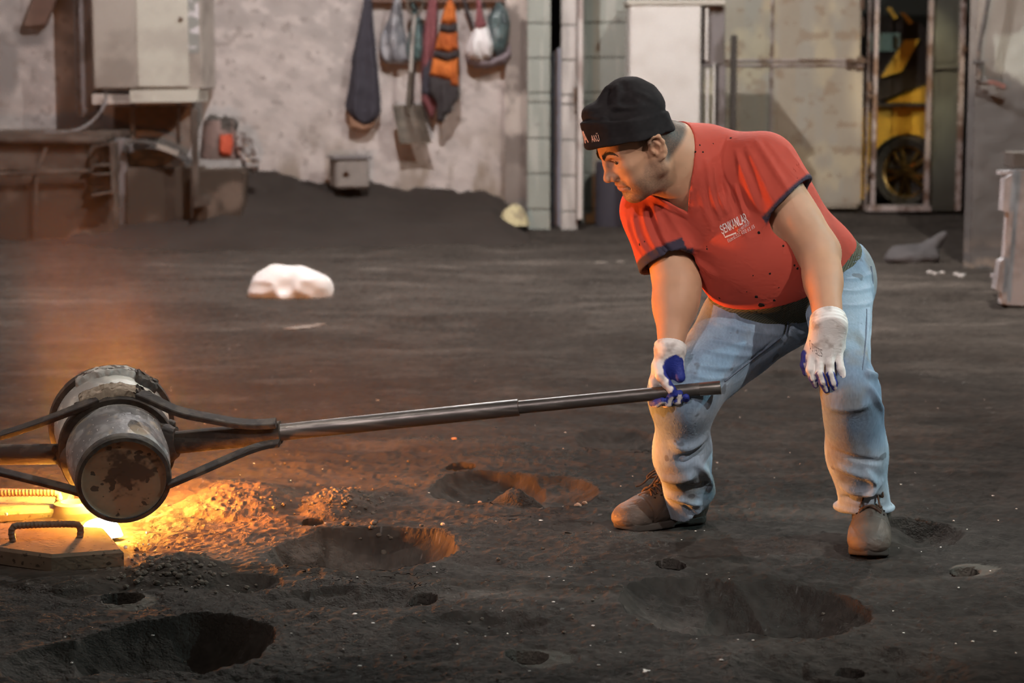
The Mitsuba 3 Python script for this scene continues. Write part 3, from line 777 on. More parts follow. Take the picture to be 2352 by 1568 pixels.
# ---- left: electrical cabinet, post, cable, board
mat('mat_cabinet', lambda p, n, uv: mix((0.36, 0.325, 0.29), (0.25, 0.22, 0.195), smoothstep(0.4, 0.68, fbm(p.x * 4, p.y * 4, p.z * 4, 4))), 0.5, spec=0.4)
mat('mat_cabinet_pale', lambda p, n, uv: mix((0.50, 0.485, 0.425), (0.41, 0.385, 0.34), smoothstep(0.4, 0.68, fbm(p.x * 4, p.y * 4, p.z * 4, 4))), 0.5, spec=0.4)
YC = 16.2
k = thing('electrical_cabinet', 'large cream steel electrical cabinet mounted on the wall at the left', 'cabinet')
add('body', pxbox(214, 456, -300, 206, YC, 0.7, 0.012), 'mat_cabinet', k)
add('door', pxbox(316, 424, -300, 200, YC - 0.035, 0.035, 0.006), 'mat_cabinet_pale', k)
add('lock', cat([tube([P(413, 44, YC - 0.06), P(413, 44, YC - 0.03)], 0.012), pxbox(410, 420, 40, 48, YC - 0.06, 0.02)]), 'mat_rust', k + '__door')
add('door', pxbox(217, 310, -300, 202, YC - 0.02, 0.02, 0.006), 'mat_cabinet', k)
add('sill', extrude_px([(298, 207), (456, 204), (452, 234), (298, 236)], YC - 0.02, 0.6), 'mat_cabinet_pale', k)
add('sill', extrude_px([(212, 216), (298, 218), (298, 237), (212, 240)], YC - 0.04, 0.6), 'mat_plaster_dark', k)
mat('mat_poster', lambda p, n, uv: mix((0.25, 0.255, 0.24), (0.55, 0.53, 0.55), smoothstep(0.56, 0.62, fbm(p.x * 22, p.y, p.z * 16, 2))), 0.6)
single('notice_sheet', pxbox(425, 455, -40, 122, YC - 0.012, 0.008, 0), 'mat_poster', 'worn grey notice sheet on the right side of the electrical cabinet', 'notice')
mat('mat_grey_steel', lambda p, n, uv: mix((0.205, 0.19, 0.195), (0.12, 0.105, 0.10), smoothstep(0.45, 0.65, fbm(p.x * 9, p.y * 9, p.z * 5, 3))), 0.5, 0.2)
k = thing('steel_post', 'tall grey steel channel post left of the electrical cabinet', 'post')
add('flange', pxbox(176, 188, -300, 268, 16.5, 0.10), 'mat_grey_steel', k)
add('web', pxbox(187, 211, -300, 272, 16.4, 0.20), 'mat_grey_steel', k)
for y_ in (34, 68, 100, 140, 176, 210, 246):
    add('bolt', tube([P(182, y_, 16.5), P(182, y_, 16.46)], 0.011, 8), 'mat_rust', k)
single('cable', tube(spline([P(243, 215, 16.1), P(240, 240, 16.0), P(222, 268, 15.9), P(192, 292, 15.8), P(150, 303, 15.7), P(90, 304, 15.7)], 40), 0.012), 'mat_grey_steel', 'grey cable hanging from the cabinet down to the bench', 'cable')
single('hanging_board', extrude_px([(86, -30), (140, -30), (106, 52), (100, 57), (60, 58), (56, 52)], 16.86, 0.08), 'mat_wood', 'dark tilted board sticking out above the left wall', 'board')
# workings beneath the cabinet
k = thing('cabinet_stand', 'dark rusty frame with a back sheet beneath the electrical cabinet', 'frame')
add('back_sheet', extrude_px([(262, 244), (430, 244), (400, 296), (262, 300)], 16.9, 0.06), 'mat_rust', k)
for a0, a1, y_ in ((300, 306, 16.5), (405, 411, 16.6), (438, 443, 16.3)):
    add('leg', pxbox(a0, a1, 242, 330, y_, 0.05), 'mat_rust', k)

# ---- the steel bench along the left edge, its rail and the channel piece
mat('mat_bench', lambda p, n, uv: mix((0.062, 0.046, 0.037), (0.105, 0.082, 0.068), smoothstep(0.42, 0.68, fbm(p.x * 6, p.y * 6, p.z * 6, 4))), 0.7, spec=0.3)
mat('mat_bench_low', lambda p, n, uv: mix((0.062, 0.046, 0.036), (0.165, 0.122, 0.098), smoothstep(0.50, 0.72, fbm(p.x * 4, p.y * 4, p.z * 3, 4))), 0.9, spec=0.2)
YB = 15.6
k = thing('pit_bench', 'low brown steel bench with a rounded edge along the left wall', 'bench')
add('top', cat([tube([P(-60, 318, YB), P(245, 322, YB)], 0.035), pxbox(-60, 248, 306, 322, YB, 1.0)]), 'mat_bench', k)
add('front', pxbox(-60, 205, 322, 392, YB + 0.06, 0.05), 'mat_bench', k)
add('rail', tube([P(-60, 402, YB - 0.06), P(206, 393, YB - 0.06)], 0.018), 'mat_bench', k)
add('base', pxbox(-60, 258, 396, 560, YB + 0.05, 0.8, 0.03), 'mat_bench_low', k)
add('strut', tube([P(106, 340, YB - 0.02), P(84, 394, YB - 0.06), P(82, 530, YB - 0.02)], 0.010), 'mat_bench', k)
k = thing('channel_bracket', 'ribbed steel channel bracket standing at the end of the bench', 'bracket')
add('plate', extrude_px([(205, 344), (254, 326), (258, 446), (212, 456)], YB - 0.04, 0.05), 'mat_bench', k)
for (a, b, c, d) in ((215, 337, 252, 330), (217, 380, 255, 378), (218, 400, 256, 398), (214, 448, 257, 440)):
    add('rib', bar([P(a, b, YB - 0.12), P(c, d, YB - 0.12)], 0.14, 0.016), 'mat_bench', k)
add('side', extrude_px([(252, 326), (262, 328), (264, 444), (256, 446)], YB - 0.16, 0.18), 'mat_bench', k)
# the frame with a shining edge and the grate
k = thing('steel_hopper', 'low dark steel hopper with a ridged rim between the bench and the bucket', 'hopper')
add('post', extrude_px([(262, 318), (288, 322), (298, 530), (262, 530)], 15.9, 0.3), 'mat_grey_steel', k)
add('rim', bar([P(292, 325, 15.85), P(330, 325, 15.85), P(372, 334, 15.85), P(412, 350, 15.85)], 0.2, 0.022), 'mat_iron', k)
for q_ in range(7):
    add('ridge', bar([P(366 + q_ * 7, 331 + q_ * 2.6, 15.70), P(362 + q_ * 7, 341 + q_ * 2.6, 15.70)], 0.03, 0.03), 'mat_cabinet', k)
add('bowl', cat([extrude_px([(292, 392), (294, 352), (330, 340), (372, 344), (418, 366), (430, 392)], 16.0, 0.4)]), 'mat_iron', k)
add('front', extrude_px([(292, 386), (455, 386), (455, 520), (292, 530)], 15.85, 0.4), 'mat_bench_low', k)
mat('mat_chrome', (0.75, 0.75, 0.76), 0.12, 1.0)
add('bolt', cat([blob(P(290, 334, 15.72), 0.018, 1), blob(P(287, 346, 15.72), 0.02, 2)]), 'mat_chrome', k, 'two shiny bolt heads')
single('timber_block', extrude_px([(455, 392), (550, 390), (556, 400), (553, 450), (553, 515), (452, 520)], 15.7, 0.4), 'mat_bench_low', 'brown block standing in the sand in front of the bucket', 'block')
single('stake', cat([pxbox(442, 452, 252, 452, 15.55, 0.05), extrude_px([(446, 452), (476, 448), (478, 470), (446, 476)], 15.5, 0.12)]), 'mat_bench', 'upright steel stake set in a pale lump left of the brown block', 'stake')
# bucket with red cloth
mat('mat_bucket', lambda p, n, uv: mix((0.135, 0.10, 0.09), (0.215, 0.15, 0.135), smoothstep(0.4, 0.65, fbm(p.x * 12, p.y * 12, p.z * 8, 3))), 0.6)
mat('mat_red_cloth', (0.52, 0.09, 0.045), 0.8)
mat('mat_soot_rag', (0.075, 0.068, 0.062), 0.9)
bk = P(505, 365, 16.3)
k = thing('scrap_bucket', 'brown bucket of scrap by the wall with a red rag on its side', 'bucket')
sc_ = PX(16.3)
add('body', lathe([(0.0, 0.0), (44 * sc_, 0.0), (46 * sc_, 0.02), (36 * sc_, 84 * sc_), (34 * sc_, 88 * sc_), (30 * sc_, 86 * sc_), (30 * sc_, 70 * sc_), (0, 70 * sc_)], 32, bk), 'mat_bucket', k, smooth=35)
add('rag', cloth([(505, 310), (532, 308), (534, 330), (530, 356), (512, 358), (503, 350)], 16.3 - 44 * sc_, 0.03, 41, 0.012), 'mat_red_cloth', k, 'red rag', smooth=True)
single('scrap_lump', cat([blob(P(488, 281, 16.3), 0.06, 3, sub=3), blob(P(512, 290, 16.25), 0.075, 4, sub=3), blob(P(532, 288, 16.3), 0.055, 5, sub=3), tube([P(505, 296, 16.2), P(514, 276, 16.2), P(522, 268, 16.2)], 0.022)]), 'mat_soot_rag', 'sooty lumps and a stub of rod on top of the bucket', 'scrap', smooth=30)
mat('mat_foil', lambda p, n, uv: mix((0.72, 0.70, 0.70), (0.30, 0.24, 0.22), smoothstep(0.45, 0.6, fbm(p.x * 30, p.y * 30, p.z * 30, 2))), 0.14, 0.7)
def foil():
    c = P(568, 352, 16.2)
    m = trimesh.creation.icosphere(subdivisions=4)
    v = np.array(m.vertices)
    v = v * (1 + 0.9 * (np.abs(meshkit.noise(v * 3.1 + 2, 3) - 0.5)) + 0.5 * np.abs(meshkit.noise(v * 7 + 2, 4) - 0.5))[:, None] * np.array([0.062, 0.06, 0.115])
    v[:, 0] += -v[:, 2] * 0.28
    m.vertices = v + c
    return m
single('plastic_sack', foil(), 'mat_foil', 'small glittering clear sack beside the bucket', 'sack')

# concrete block on the heap
mat('mat_concrete', lambda p, n, uv: mix((0.215, 0.19, 0.175), (0.31, 0.28, 0.26), fbm(p.x * 12, p.y * 12, p.z * 12, 4)), 0.9, bump=lambda p, n, uv: fbm(p.x * 40, p.y * 40, p.z * 40, 3), scale=0.006, eps=2e-3)
cb0, cb1 = P(762, 433, 16.42), P(840, 366, 16.42)
blk = box(cb0[0], cb1[0], 16.42, 16.75, cb0[2], cb1[2], 0.02)
hole = trimesh.creation.cylinder(0.028, 0.12, sections=16)
hole.apply_transform(trimesh.transformations.rotation_matrix(math.pi / 2, [1, 0, 0]))
hole.apply_translation(P(785, 402, 16.42))
R_ = trimesh.transformations.rotation_matrix(math.radians(14), [0, 0, 1], [(cb0[0] + cb1[0]) / 2, 16.55, 0])
blkh = mf(blk) - mf(hole)
mm = blkh.to_mesh()
blk = trimesh.Trimesh(mm.vert_properties[:, :3], mm.tri_verts)
blk.apply_transform(R_)
k = thing('concrete_block', 'grey concrete block with a round hole lying on the sand heap', 'block')
add('body', blk, 'mat_concrete', k)
lid = box(cb0[0] - 0.02, cb1[0] + 0.02, 16.40, 16.78, cb1[2], cb1[2] + 0.02, 0.006)
lid.apply_transform(R_)
add('cap', lid, 'mat_grey_steel', k, 'thin dark slab on top')

# yellow lit spot by the pillar, its light built as a coloured mound
mat('mat_yellow_lit_spot', lambda p, n, uv: mix((0.62, 0.56, 0.34), (0.36, 0.31, 0.20), smoothstep(0.4, 0.65, fbm(p.x * 14, p.y * 14, p.z * 14, 3))), 0.9)
single('yellow_lit_spot', mound_mesh(P(1184, 508, 16.35), 0.115, 0.12, 0.135, 3), 'mat_yellow_lit_spot', 'small pale yellow mound standing in for a lit spot at the foot of the block pillar', 'lit spot', smooth=True, kind='stuff')

# ---- white cabinet and its neighbours
mat('mat_white_steel', lambda p, n, uv: mix((0.70, 0.69, 0.665), (0.62, 0.60, 0.57), smoothstep(0.4, 0.7, fbm(p.x * 3, p.y * 3, p.z * 3, 3))), 0.4, spec=0.5)
YF = 16.5
k = thing('white_cabinet', 'tall white steel cabinet standing behind the worker, grey cap on top', 'cabinet')
add('body', pxbox(1443, 1612, 8, 540, YF, 0.62, 0.015), 'mat_white_steel', k)
add('top', pxbox(1441, 1668, -2, 12, YF - 0.02, 0.66, 0.008), 'mat_cabinet_pale', k)
add('side', cat([pxbox(1620, 1666, 14, 148, YF + 0.10, 0.5, 0.006)]), 'mat_grey_steel', k, 'grey steel side unit')
add('edge', pxbox(1612, 1618, 12, 560, YF - 0.005, 0.05), 'mat_iron', k)
add('trim', pxbox(1617, 1628, 16, 140, YF + 0.03, 0.03), 'mat_white_steel', k)
add('trim', pxbox(1618, 1629, 158, 560, YF + 0.03, 0.03), 'mat_white_steel', k)
add('trim', pxbox(1634, 1644, 146, 560, YF + 0.03, 0.03), 'mat_white_steel', k)
add('foot', pxbox(1645, 1668, 148, 540, YF + 0.10, 0.4), 'mat_grey_steel', k)
single('steel_post', pxbox(1675, 1694, 80, 520, YF + 0.2, 0.09, 0.012), 'mat_soot_rag', 'short black square post right of the white cabinet', 'post')
single('dark_drum', lathe([(0, 0), (0.125, 0), (0.13, 0.02), (0.13, 0.52), (0.12, 0.55), (0, 0.55)], 36, (P(1404, 500, 17.0)[0], 17.0, -0.02)), 'mat_navy', 'dark blue grey drum half hidden behind the worker', 'drum', smooth=35)

# ---- yellow car beyond the doorway
mat('mat_car', (0.62, 0.36, 0.035), 0.22, 0.0, spec=0.6, clearcoat=0.8)
mat('mat_car_glass', (0.030, 0.026, 0.024), 0.08, spec=0.7)
mat('mat_tyre', (0.022, 0.021, 0.02), 0.75)
mat('mat_gold_rim', (0.62, 0.42, 0.16), 0.22, 1.0)
mat('mat_tint', (0.17, 0.27, 0.24), 0.3)
YK = 19.35
wc = P(2082, 404, YK)
WR = 80 * PX(YK)
wc[2] = WR
WA = nrm([0.62, 0.78, 0])
WX = nrm(np.cross([0, 0, 1], WA))
k = thing('car', 'yellow car with spoked wheels parked beyond the doorway', 'car')
arch = [(2084 + 92 * math.cos(t), 408 - 100 * math.sin(t)) for t in np.linspace(-0.25, math.pi + 0.25, 28)]
body = [(1820, 246), (2010, 246), (2060, 243), (2190, 240), (2205, 238), (2205, 458), (2186, 458)] + arch + [(1988, 458), (1820, 458)]
add('body', extrude_px(body, YK + 0.02, 1.6), 'mat_car', k)
add('window_band', extrude_px([(1820, 60), (1990, 30), (2110, 50), (2180, 118), (2210, 150), (2210, 180), (2080, 208), (2010, 236), (1820, 236)], YK + 0.12, 1.3), 'mat_car_glass', k)
add('pillar', extrude_px([(2024, 178), (2078, 92), (2112, 90), (2072, 164)], YK + 0.06, 0.08), 'mat_car', k)
add('roof_rail', cat([extrude_px([(2036, 18), (2046, 16), (2062, 40), (2054, 44)], YK + 0.05, 0.05), extrude_px([(2068, 28), (2078, 30), (2098, 52), (2090, 56)], YK + 0.05, 0.05)]), 'mat_car', k)
add('glass_pane', extrude_px([(1990, 76), (2066, 76), (2072, 92), (2060, 118), (1990, 118)], YK + 0.05, 0.06), 'mat_tint', k, 'greenish window')
add('bonnet', extrude_px([(2044, 236), (2130, 196), (2205, 184), (2205, 240), (2044, 243)], YK - 0.02, 1.2), 'mat_car', k)
add('moulding', pxbox(1820, 2205, 237, 246, YK - 0.09, 0.05), 'mat_car_glass', k, 'black line above the wing')
w = k + '__wheel'
add('wheel', lathe([(WR * 0.74, 0.0), (WR * 0.94, -0.03), (WR, 0.02), (WR, 0.18), (WR * 0.94, 0.22), (WR * 0.74, 0.20)], 56, wc - WA * 0.02, WA, closed=True), 'mat_tyre', k, smooth=40)
add('rim', lathe([(WR * 0.68, 0.0), (WR * 0.75, -0.012), (WR * 0.77, 0.01), (WR * 0.75, 0.15), (WR * 0.69, 0.15)], 56, wc, WA, closed=True), 'mat_gold_rim', w, smooth=40)
for s_ in range(10):
    a_ = s_ * math.pi / 5 + 0.12 + (0.10 if s_ % 2 else -0.10)
    dv = WX * math.cos(a_) + np.array([0, 0, 1.0]) * math.sin(a_)
    add('spoke', bar([wc + dv * WR * 0.10, wc + dv * WR * 0.40 + WA * 0.005, wc + dv * WR * 0.70 + WA * 0.02], 0.036, 0.03, up=WA), 'mat_gold_rim', w)
add('hub', lathe([(0, -0.03), (0.03, -0.028), (0.045, -0.01), (0.045, 0.05), (0, 0.05)], 20, wc, WA), 'mat_gold_rim', w, smooth=40)
add('disc', lathe([(0, 0.06), (WR * 0.70, 0.06), (WR * 0.70, 0.09), (0, 0.09)], 40, wc, WA), 'mat_tyre', w)

# ---- steel flask at the right edge, grey sack, crumbs
mat('mat_flask', lambda p, n, uv: mix((0.46, 0.46, 0.49), (0.27, 0.265, 0.28), smoothstep(0.4, 0.66, fbm(p.x * 8, p.y * 8, p.z * 5, 4))), 0.45, 0.1, spec=0.5)
YM = 11.3
k = thing('moulding_flask', 'upright grey steel moulding flask with flanges at the right edge', 'flask')
add('plate', extrude_px([(2328, 392), (2420, 385), (2420, 706), (2302, 699), (2304, 660), (2318, 480)], YM, 0.10), 'mat_flask', k)
add('edge', bar([P(2326, 400, YM - 0.02), P(2318, 490, YM - 0.02), P(2306, 640, YM - 0.02), P(2303, 694, YM - 0.02)], 0.04, 0.06, up=(0, 1, 0)), 'mat_flask', k)
add('flange', extrude_px([(2308, 410), (2326, 400), (2318, 488), (2303, 484)], YM - 0.10, 0.10), 'mat_flask', k)
add('flange', extrude_px([(2298, 600), (2308, 594), (2303, 674), (2287, 664)], YM - 0.10, 0.10), 'mat_flask', k)
add('lug', bar([P(2294, 396, YM), P(2322, 395, YM)], 0.10, 0.02), 'mat_flask', k)
add('lug', bar([P(2280, 633, YM), P(2305, 634, YM)], 0.10, 0.02), 'mat_flask', k)
add('clamp', pxbox(2326, 2420, 350, 386, YM + 0.05, 0.2), 'mat_soot_rag', k, 'black clamp on top')
scn = G(2112, 604)
def sack_sd(p):
    q = p - scn.astype(np.float32)
    d = ell(q, (-0.04, 0.0, 0.05), (0.16, 0.12, 0.075))
    d = smin(d, ell(q, (-0.12, -0.02, 0.03), (0.12, 0.10, 0.06)), 0.06)
    d = smin(d, cone(q, (0.05, 0.02, 0.07), (0.165, 0.05, 0.185), 0.075, 0.03), 0.06)
    return d + 0.045 * (meshkit.fbm(q * 9, 2, 3) - 0.5).astype(np.float32) + 0.03 * np.abs(meshkit.noise(q * 13, 2) - 0.5).astype(np.float32)
mat('mat_sack', lambda p, n, uv: mix((0.105, 0.10, 0.105), (0.065, 0.062, 0.065), fbm(p.x * 12, p.y * 12, p.z * 12, 3)), 0.75)
single('sack', surface(sack_sd, scn + [-0.32, -0.2, -0.06], scn + [0.3, 0.25, 0.3], 0.011), 'mat_sack', 'dark grey filled sack slumped on the floor near the sooty wall', 'sack', smooth=True)
mat('mat_chip', (0.50, 0.48, 0.47), 0.7)
rng = np.random.default_rng(11)
cr = []
for a, b, r_ in ((2136, 631, 0.022), (2148, 634, 0.018), (2164, 632, 0.02), (2196, 634, 0.022), (2206, 637, 0.022), (2214, 634, 0.014), (2262, 577, 0.02)):
    cr.append(blob(ground(a, b) + [0, 0, 0.008], r_, int(a), 0.4, 1, 0.6))
single('debris', cat(cr), 'mat_chip', 'line of small pale crumbs on the floor below the grey sack', 'debris', kind='stuff')

# ================================================================ ladle, weights, molten metal
YBOT, YMOU = 5.47, 5.85
cbot, cmou = P(285, 1102, YBOT), P(256, 972, YMOU)
AX = nrm(cmou - cbot)
LL = float(np.linalg.norm(cmou - cbot))
RB, RM = 109 * PX(YBOT), 134 * PX(YMOU)
SX = nrm(np.array([1.0, 0, 0]) - AX * AX[0])
SU = np.cross(SX, AX) * np.sign(np.cross(SX, AX)[2])

def lad(s, ang, rad):
    """A point of the ladle: along the axis, angle from the right over the top, radius."""
    return cbot + AX * s + (SX * math.cos(ang) + SU * math.sin(ang)) * rad

def steel(p, n, uv):
    # scoured pale steel above, sooty below the band
    s = (p.x - float(cbot[0])) * float(AX[0]) + (p.y - float(cbot[1])) * float(AX[1]) + (p.z - float(cbot[2])) * float(AX[2])
    c = mix((0.50, 0.475, 0.43), (0.30, 0.29, 0.275), smoothstep(0.38, 0.62, fbm(p.x * 13, p.y * 13, p.z * 13, 4)))
    c = mix(c, (0.60, 0.56, 0.50), smoothstep(0.56, 0.7, fbm(p.x * 7 + 4, p.y * 40, p.z * 40, 3)) * 0.7)
    d = mix((0.125, 0.122, 0.124), (0.23, 0.225, 0.225), smoothstep(0.42, 0.66, fbm(p.x * 22, p.y * 22, p.z * 22, 4)))
    d = mix(d, (0.32, 0.25, 0.17), smoothstep(0.57, 0.70, fbm(p.x * 15 + 2, p.y * 15, p.z * 15, 4)) * 0.7)
    d = mix(d, (0.42, 0.41, 0.40), smoothstep(0.72, 0.78, fbm(p.x * 140, p.y * 60, p.z * 140, 3)) * 0.7)
    return mix(d, c, smoothstep(0.17, 0.22, s))
mat('mat_ladle', steel, 0.58, 0.0, spec=0.35, bump=lambda p, n, uv: fbm(p.x * 60, p.y * 60, p.z * 60, 3), scale=0.003)
def bottom(p, n, uv):
    f = fbm(p.x * 16 + 1, p.y * 16, p.z * 16, 4)
    r = dr.sqrt(dr.square(p.x - float(cbot[0]) - 0.012) + dr.square(p.z - float(cbot[2]) - 0.012)) / RB
    c = mix((0.27, 0.215, 0.15), (0.20, 0.16, 0.11), fbm(p.x * 50, p.y * 50, p.z * 50, 3))
    c = mix(c, (0.055, 0.045, 0.038), smoothstep(0.0, 0.22, 0.56 + (f - 0.5) * 1.2 + 0.5 * (fbm(p.x * 75, p.y * 75, p.z * 75, 2) - 0.5) - r) * 0.9)
    return mix(c, (0.06, 0.05, 0.04), smoothstep(0.66, 0.70, fbm(p.x * 44, p.y * 44, p.z * 44, 3)))
mat('mat_ladle_bottom', bottom, 0.8, 0.0, spec=0.2, bump=lambda p, n, uv: fbm(p.x * 90, p.y * 90, p.z * 90, 3), scale=0.0008)
mat('mat_scale', lambda p, n, uv: mix((0.034, 0.030, 0.028), (0.070, 0.058, 0.047), smoothstep(0.45, 0.68, fbm(p.x * 30, p.y * 30, p.z * 30, 4))), 0.75, 0.0, spec=0.25, bump=lambda p, n, uv: fbm(p.x * 120, p.y * 120, p.z * 120, 3), scale=0.0022)
mat('mat_rim_clay', lambda p, n, uv: mix((0.30, 0.28, 0.26), (0.44, 0.41, 0.38), fbm(p.x * 40, p.y * 40, p.z * 40, 4)), 0.9, bump=lambda p, n, uv: fbm(p.x * 90, p.y * 90, p.z * 90, 3), scale=0.008)
mat('mat_weld_clay', lambda p, n, uv: mix((0.19, 0.15, 0.11), (0.29, 0.235, 0.18), fbm(p.x * 40, p.y * 40, p.z * 40, 4)), 0.9, bump=lambda p, n, uv: fbm(p.x * 90, p.y * 90, p.z * 90, 3), scale=0.008)

LK = thing('pouring_ladle', 'blackened steel pouring ladle tilted over the glowing sand, carried on two long poles', 'ladle')
rad = lambda s: RB * 0.985 + (RM - RB) * (s / LL)
wall = [(rad(0.004) - 0.004, -0.002), (rad(0.0) + 0.002, 0.004), (rad(0.03), 0.03)] + [(rad(s), s) for s in np.linspace(0.05, LL - 0.02, 14)] + [(rad(LL) + 0.002, LL), (rad(LL) - 0.012, LL + 0.004), (rad(LL) - 0.022, LL - 0.02), (rad(0.09) - 0.022, 0.09), (0, 0.07)]
add('shell', lathe([(0, 0.020), (RB * 0.89, 0.020)] + [(RB * 0.90, 0.002), (RB * 0.92, -0.003)] + wall, 120, cbot, AX), 'mat_ladle', LK, smooth=35)
add('bottom_disc', lathe([(0, 0.012), (RB * 0.84, 0.011), (RB * 0.905, 0.007), (RB * 0.905, 0.024), (0, 0.024)], 96, cbot, AX), 'mat_ladle_bottom', LK, 'stained tan bottom plate', smooth=35)
add('base_ring', lathe([(RB * 0.90, -0.006), (RB * 0.98, -0.005), (RB * 1.012, 0.004), (RB * 1.012, 0.022), (RB * 0.99, 0.026), (RB * 0.90, 0.02)], 120, cbot, AX, closed=True), 'mat_scale', LK, smooth=35)
sb = 0.215
add('band', lathe([(rad(sb - 0.024) - 0.002, sb - 0.024), (rad(sb) + 0.012, sb - 0.024), (rad(sb) + 0.015, sb - 0.018), (rad(sb) + 0.015, sb + 0.020), (rad(sb) + 0.011, sb + 0.026), (rad(sb + 0.026) - 0.002, sb + 0.026)], 120, cbot, AX, closed=True), 'mat_scale', LK, smooth=35)
add('rim', lathe([(rad(LL) - 0.004, LL - 0.022), (rad(LL) + 0.012, LL - 0.02), (rad(LL) + 0.013, LL + 0.004), (rad(LL) - 0.004, LL + 0.006)], 120, cbot, AX, closed=True), 'mat_scale', LK, smooth=35)
def crust(s0, s1, a0, a1, lift, seed, n=110, m=16, amp=0.011):
    """A ragged crust of clay on the ladle's outside."""
    A, S = np.meshgrid(np.radians(np.linspace(a0, a1, n)), np.linspace(s0, s1, m), indexing='ij')
    c3 = np.stack([np.cos(A) * 3, np.sin(A) * 3, S * 30], -1)
    ed = (meshkit.fbm(c3 * 2.4, 3, seed + 5) - 0.5) * (s1 - s0) * 0.5
    S = S + ed
    edge = np.minimum(np.minimum(np.linspace(0, 1, n), np.linspace(1, 0, n)) * 14, 1)[:, None] * np.minimum(np.minimum(np.linspace(0, 1, m), np.linspace(1, 0, m)) * 5, 1)[None]
    lf = (lift + amp * (meshkit.fbm(c3 * 4, 4, seed) - 0.35)) * edge - 0.003 * (1 - edge)
    R = rad(S) + lf
    v = cbot + S[..., None] * AX + (SX * np.cos(A)[..., None] + SU * np.sin(A)[..., None]) * R[..., None]
    q = cbot + S[..., None] * AX + (SX * np.cos(A)[..., None] + SU * np.sin(A)[..., None]) * (rad(S) - 0.006)[..., None]
    idx = np.arange(n * m).reshape(n, m)
    f = np.stack([idx[:-1, :-1], idx[1:, :-1], idx[1:, 1:], idx[:-1, 1:]], -1).reshape(-1, 4)
    return np.vstack([v.reshape(-1, 3), q.reshape(-1, 3)]), np.vstack([f[:, ::-1], f + n * m])
add('clay_crust', crust(LL - 0.038, LL + 0.010, 60, 126, 0.012, 3), 'mat_rim_clay', LK, 'grey clay crust on the rim', smooth=True)
add('clay_crust', crust(LL - 0.060, LL + 0.004, 38, 64, 0.014, 8, amp=0.02), 'mat_scale', LK, 'black crust beside it', smooth=True)
add('clay_crust', crust(sb - 0.014, sb + 0.060, 62, 126, 0.027, 13, amp=0.012), 'mat_weld_clay', LK, 'brown crust on the band', smooth=True)
add('clay_crust', crust(sb - 0.02, sb + 0.05, 52, 70, 0.026, 17, amp=0.03), 'mat_scale', LK, smooth=True)
for a in (54, 59, 124, 129, 20, 12, 3, -8, 176, 186):
    add('weld', blob(lad(sb + 0.01, math.radians(a), rad(sb) + 0.014), (0.017, 0.017, 0.014), a, 0.45, 2), 'mat_scale', LK, smooth=30)
# poles
mat('mat_pole', lambda p, n, uv: mix((0.085, 0.076, 0.070), (0.19, 0.17, 0.155), smoothstep(0.45, 0.68, fbm(p.x * 5, p.y * 50, p.z * 50, 3))), 0.40, 0.6, spec=0.5, bump=lambda p, n, uv: fbm(p.x * 60, p.y * 60, p.z * 60, 3), scale=0.0006)
mat('mat_pole_bright', lambda p, n, uv: mix((0.24, 0.215, 0.195), (0.42, 0.385, 0.35), smoothstep(0.4, 0.66, fbm(p.x * 8, p.y * 60, p.z * 60, 3))), 0.24, 0.9)
YPL, YPR = 5.66, 5.52
def pole_pt(px, py):
    return P(px, py, YPL + (YPR - YPL) * (px - 400) / (1655 - 400))
PA, PB_, PC, PD = pole_pt(392, 1017), pole_pt(640, 993), pole_pt(1192, 935), pole_pt(1655, 889)
pole = add('pole', tube([PA + (PA - PB_) * 0.05, PA, PB_ + (PB_ - PA) * 0.02], 26.5 * PX(5.64), 32), 'mat_scale', LK, smooth=35)
def ring_tube(pts, r, wall, n=32):
    """An open pipe along a straight line."""
    a, b = np.asarray(pts[0], float), np.asarray(pts[-1], float)
    L = np.linalg.norm(b - a)
    return lathe([(r - wall, 0), (r - 0.001, 0), (r, 0.001), (r, L - 0.001), (r - 0.001, L), (r - wall, L)], n, a, b - a, (0, 0, 1), closed=True)
add('sleeve', ring_tube([PB_ - (PC - PB_) * 0.03, PC], 19.8 * PX(5.58), 0.006), 'mat_pole', LK + '__pole', 'dark outer tube', smooth=35)
add('grip_tube', ring_tube([PC - (PD - PC) * 0.12, PD], 15.6 * PX(5.54), 0.003), 'mat_pole', LK + '__pole', 'slimmer tube held in the hand', smooth=35)
add('grip_end', ring_tube([PD - (PD - PC) * 0.105, PD + (PD - PC) * 0.001], 15.9 * PX(5.52), 0.004), 'mat_pole_bright', LK + '__pole', 'bright worn tube end', smooth=35)
PL0, PL1 = P(150, 1042, 5.66), P(-260, 1046, 5.75)
add('pole', tube([PL0 + (PL0 - PL1) * 0.03, PL0, PL1], 24 * PX(5.66), 32), 'mat_scale', LK, smooth=35)
# straps
def strap(pts, ys, w=0.034, h=0.012, up=(0, -0.35, 1)):
    return bar(spline([P(a, b, y) for (a, b), y in zip(pts, ys)], 30), w, h, up)
add('strap', strap([(322, 906), (352, 918), (400, 941), (470, 958), (560, 973), (600, 974), (634, 971)], [5.62, 5.60, 5.60, 5.60, 5.60, 5.60, 5.60], 0.036, 0.016), 'mat_scale', LK, 'flat bar bracing the right pole from above', smooth=35)
add('strap', strap([(390, 1112), (440, 1090), (520, 1055), (590, 1027), (620, 1020), (642, 1018)], [5.50, 5.50, 5.53, 5.56, 5.58, 5.58], 0.027, 0.014), 'mat_scale', LK, 'flat bar bracing the right pole from below', smooth=35)
add('strap', strap([(222, 918), (180, 936), (120, 960), (40, 988), (-80, 1022)], [5.62, 5.60, 5.60, 5.60, 5.62], 0.032, 0.015), 'mat_scale', LK, 'flat bar bracing the left pole from above', smooth=35)
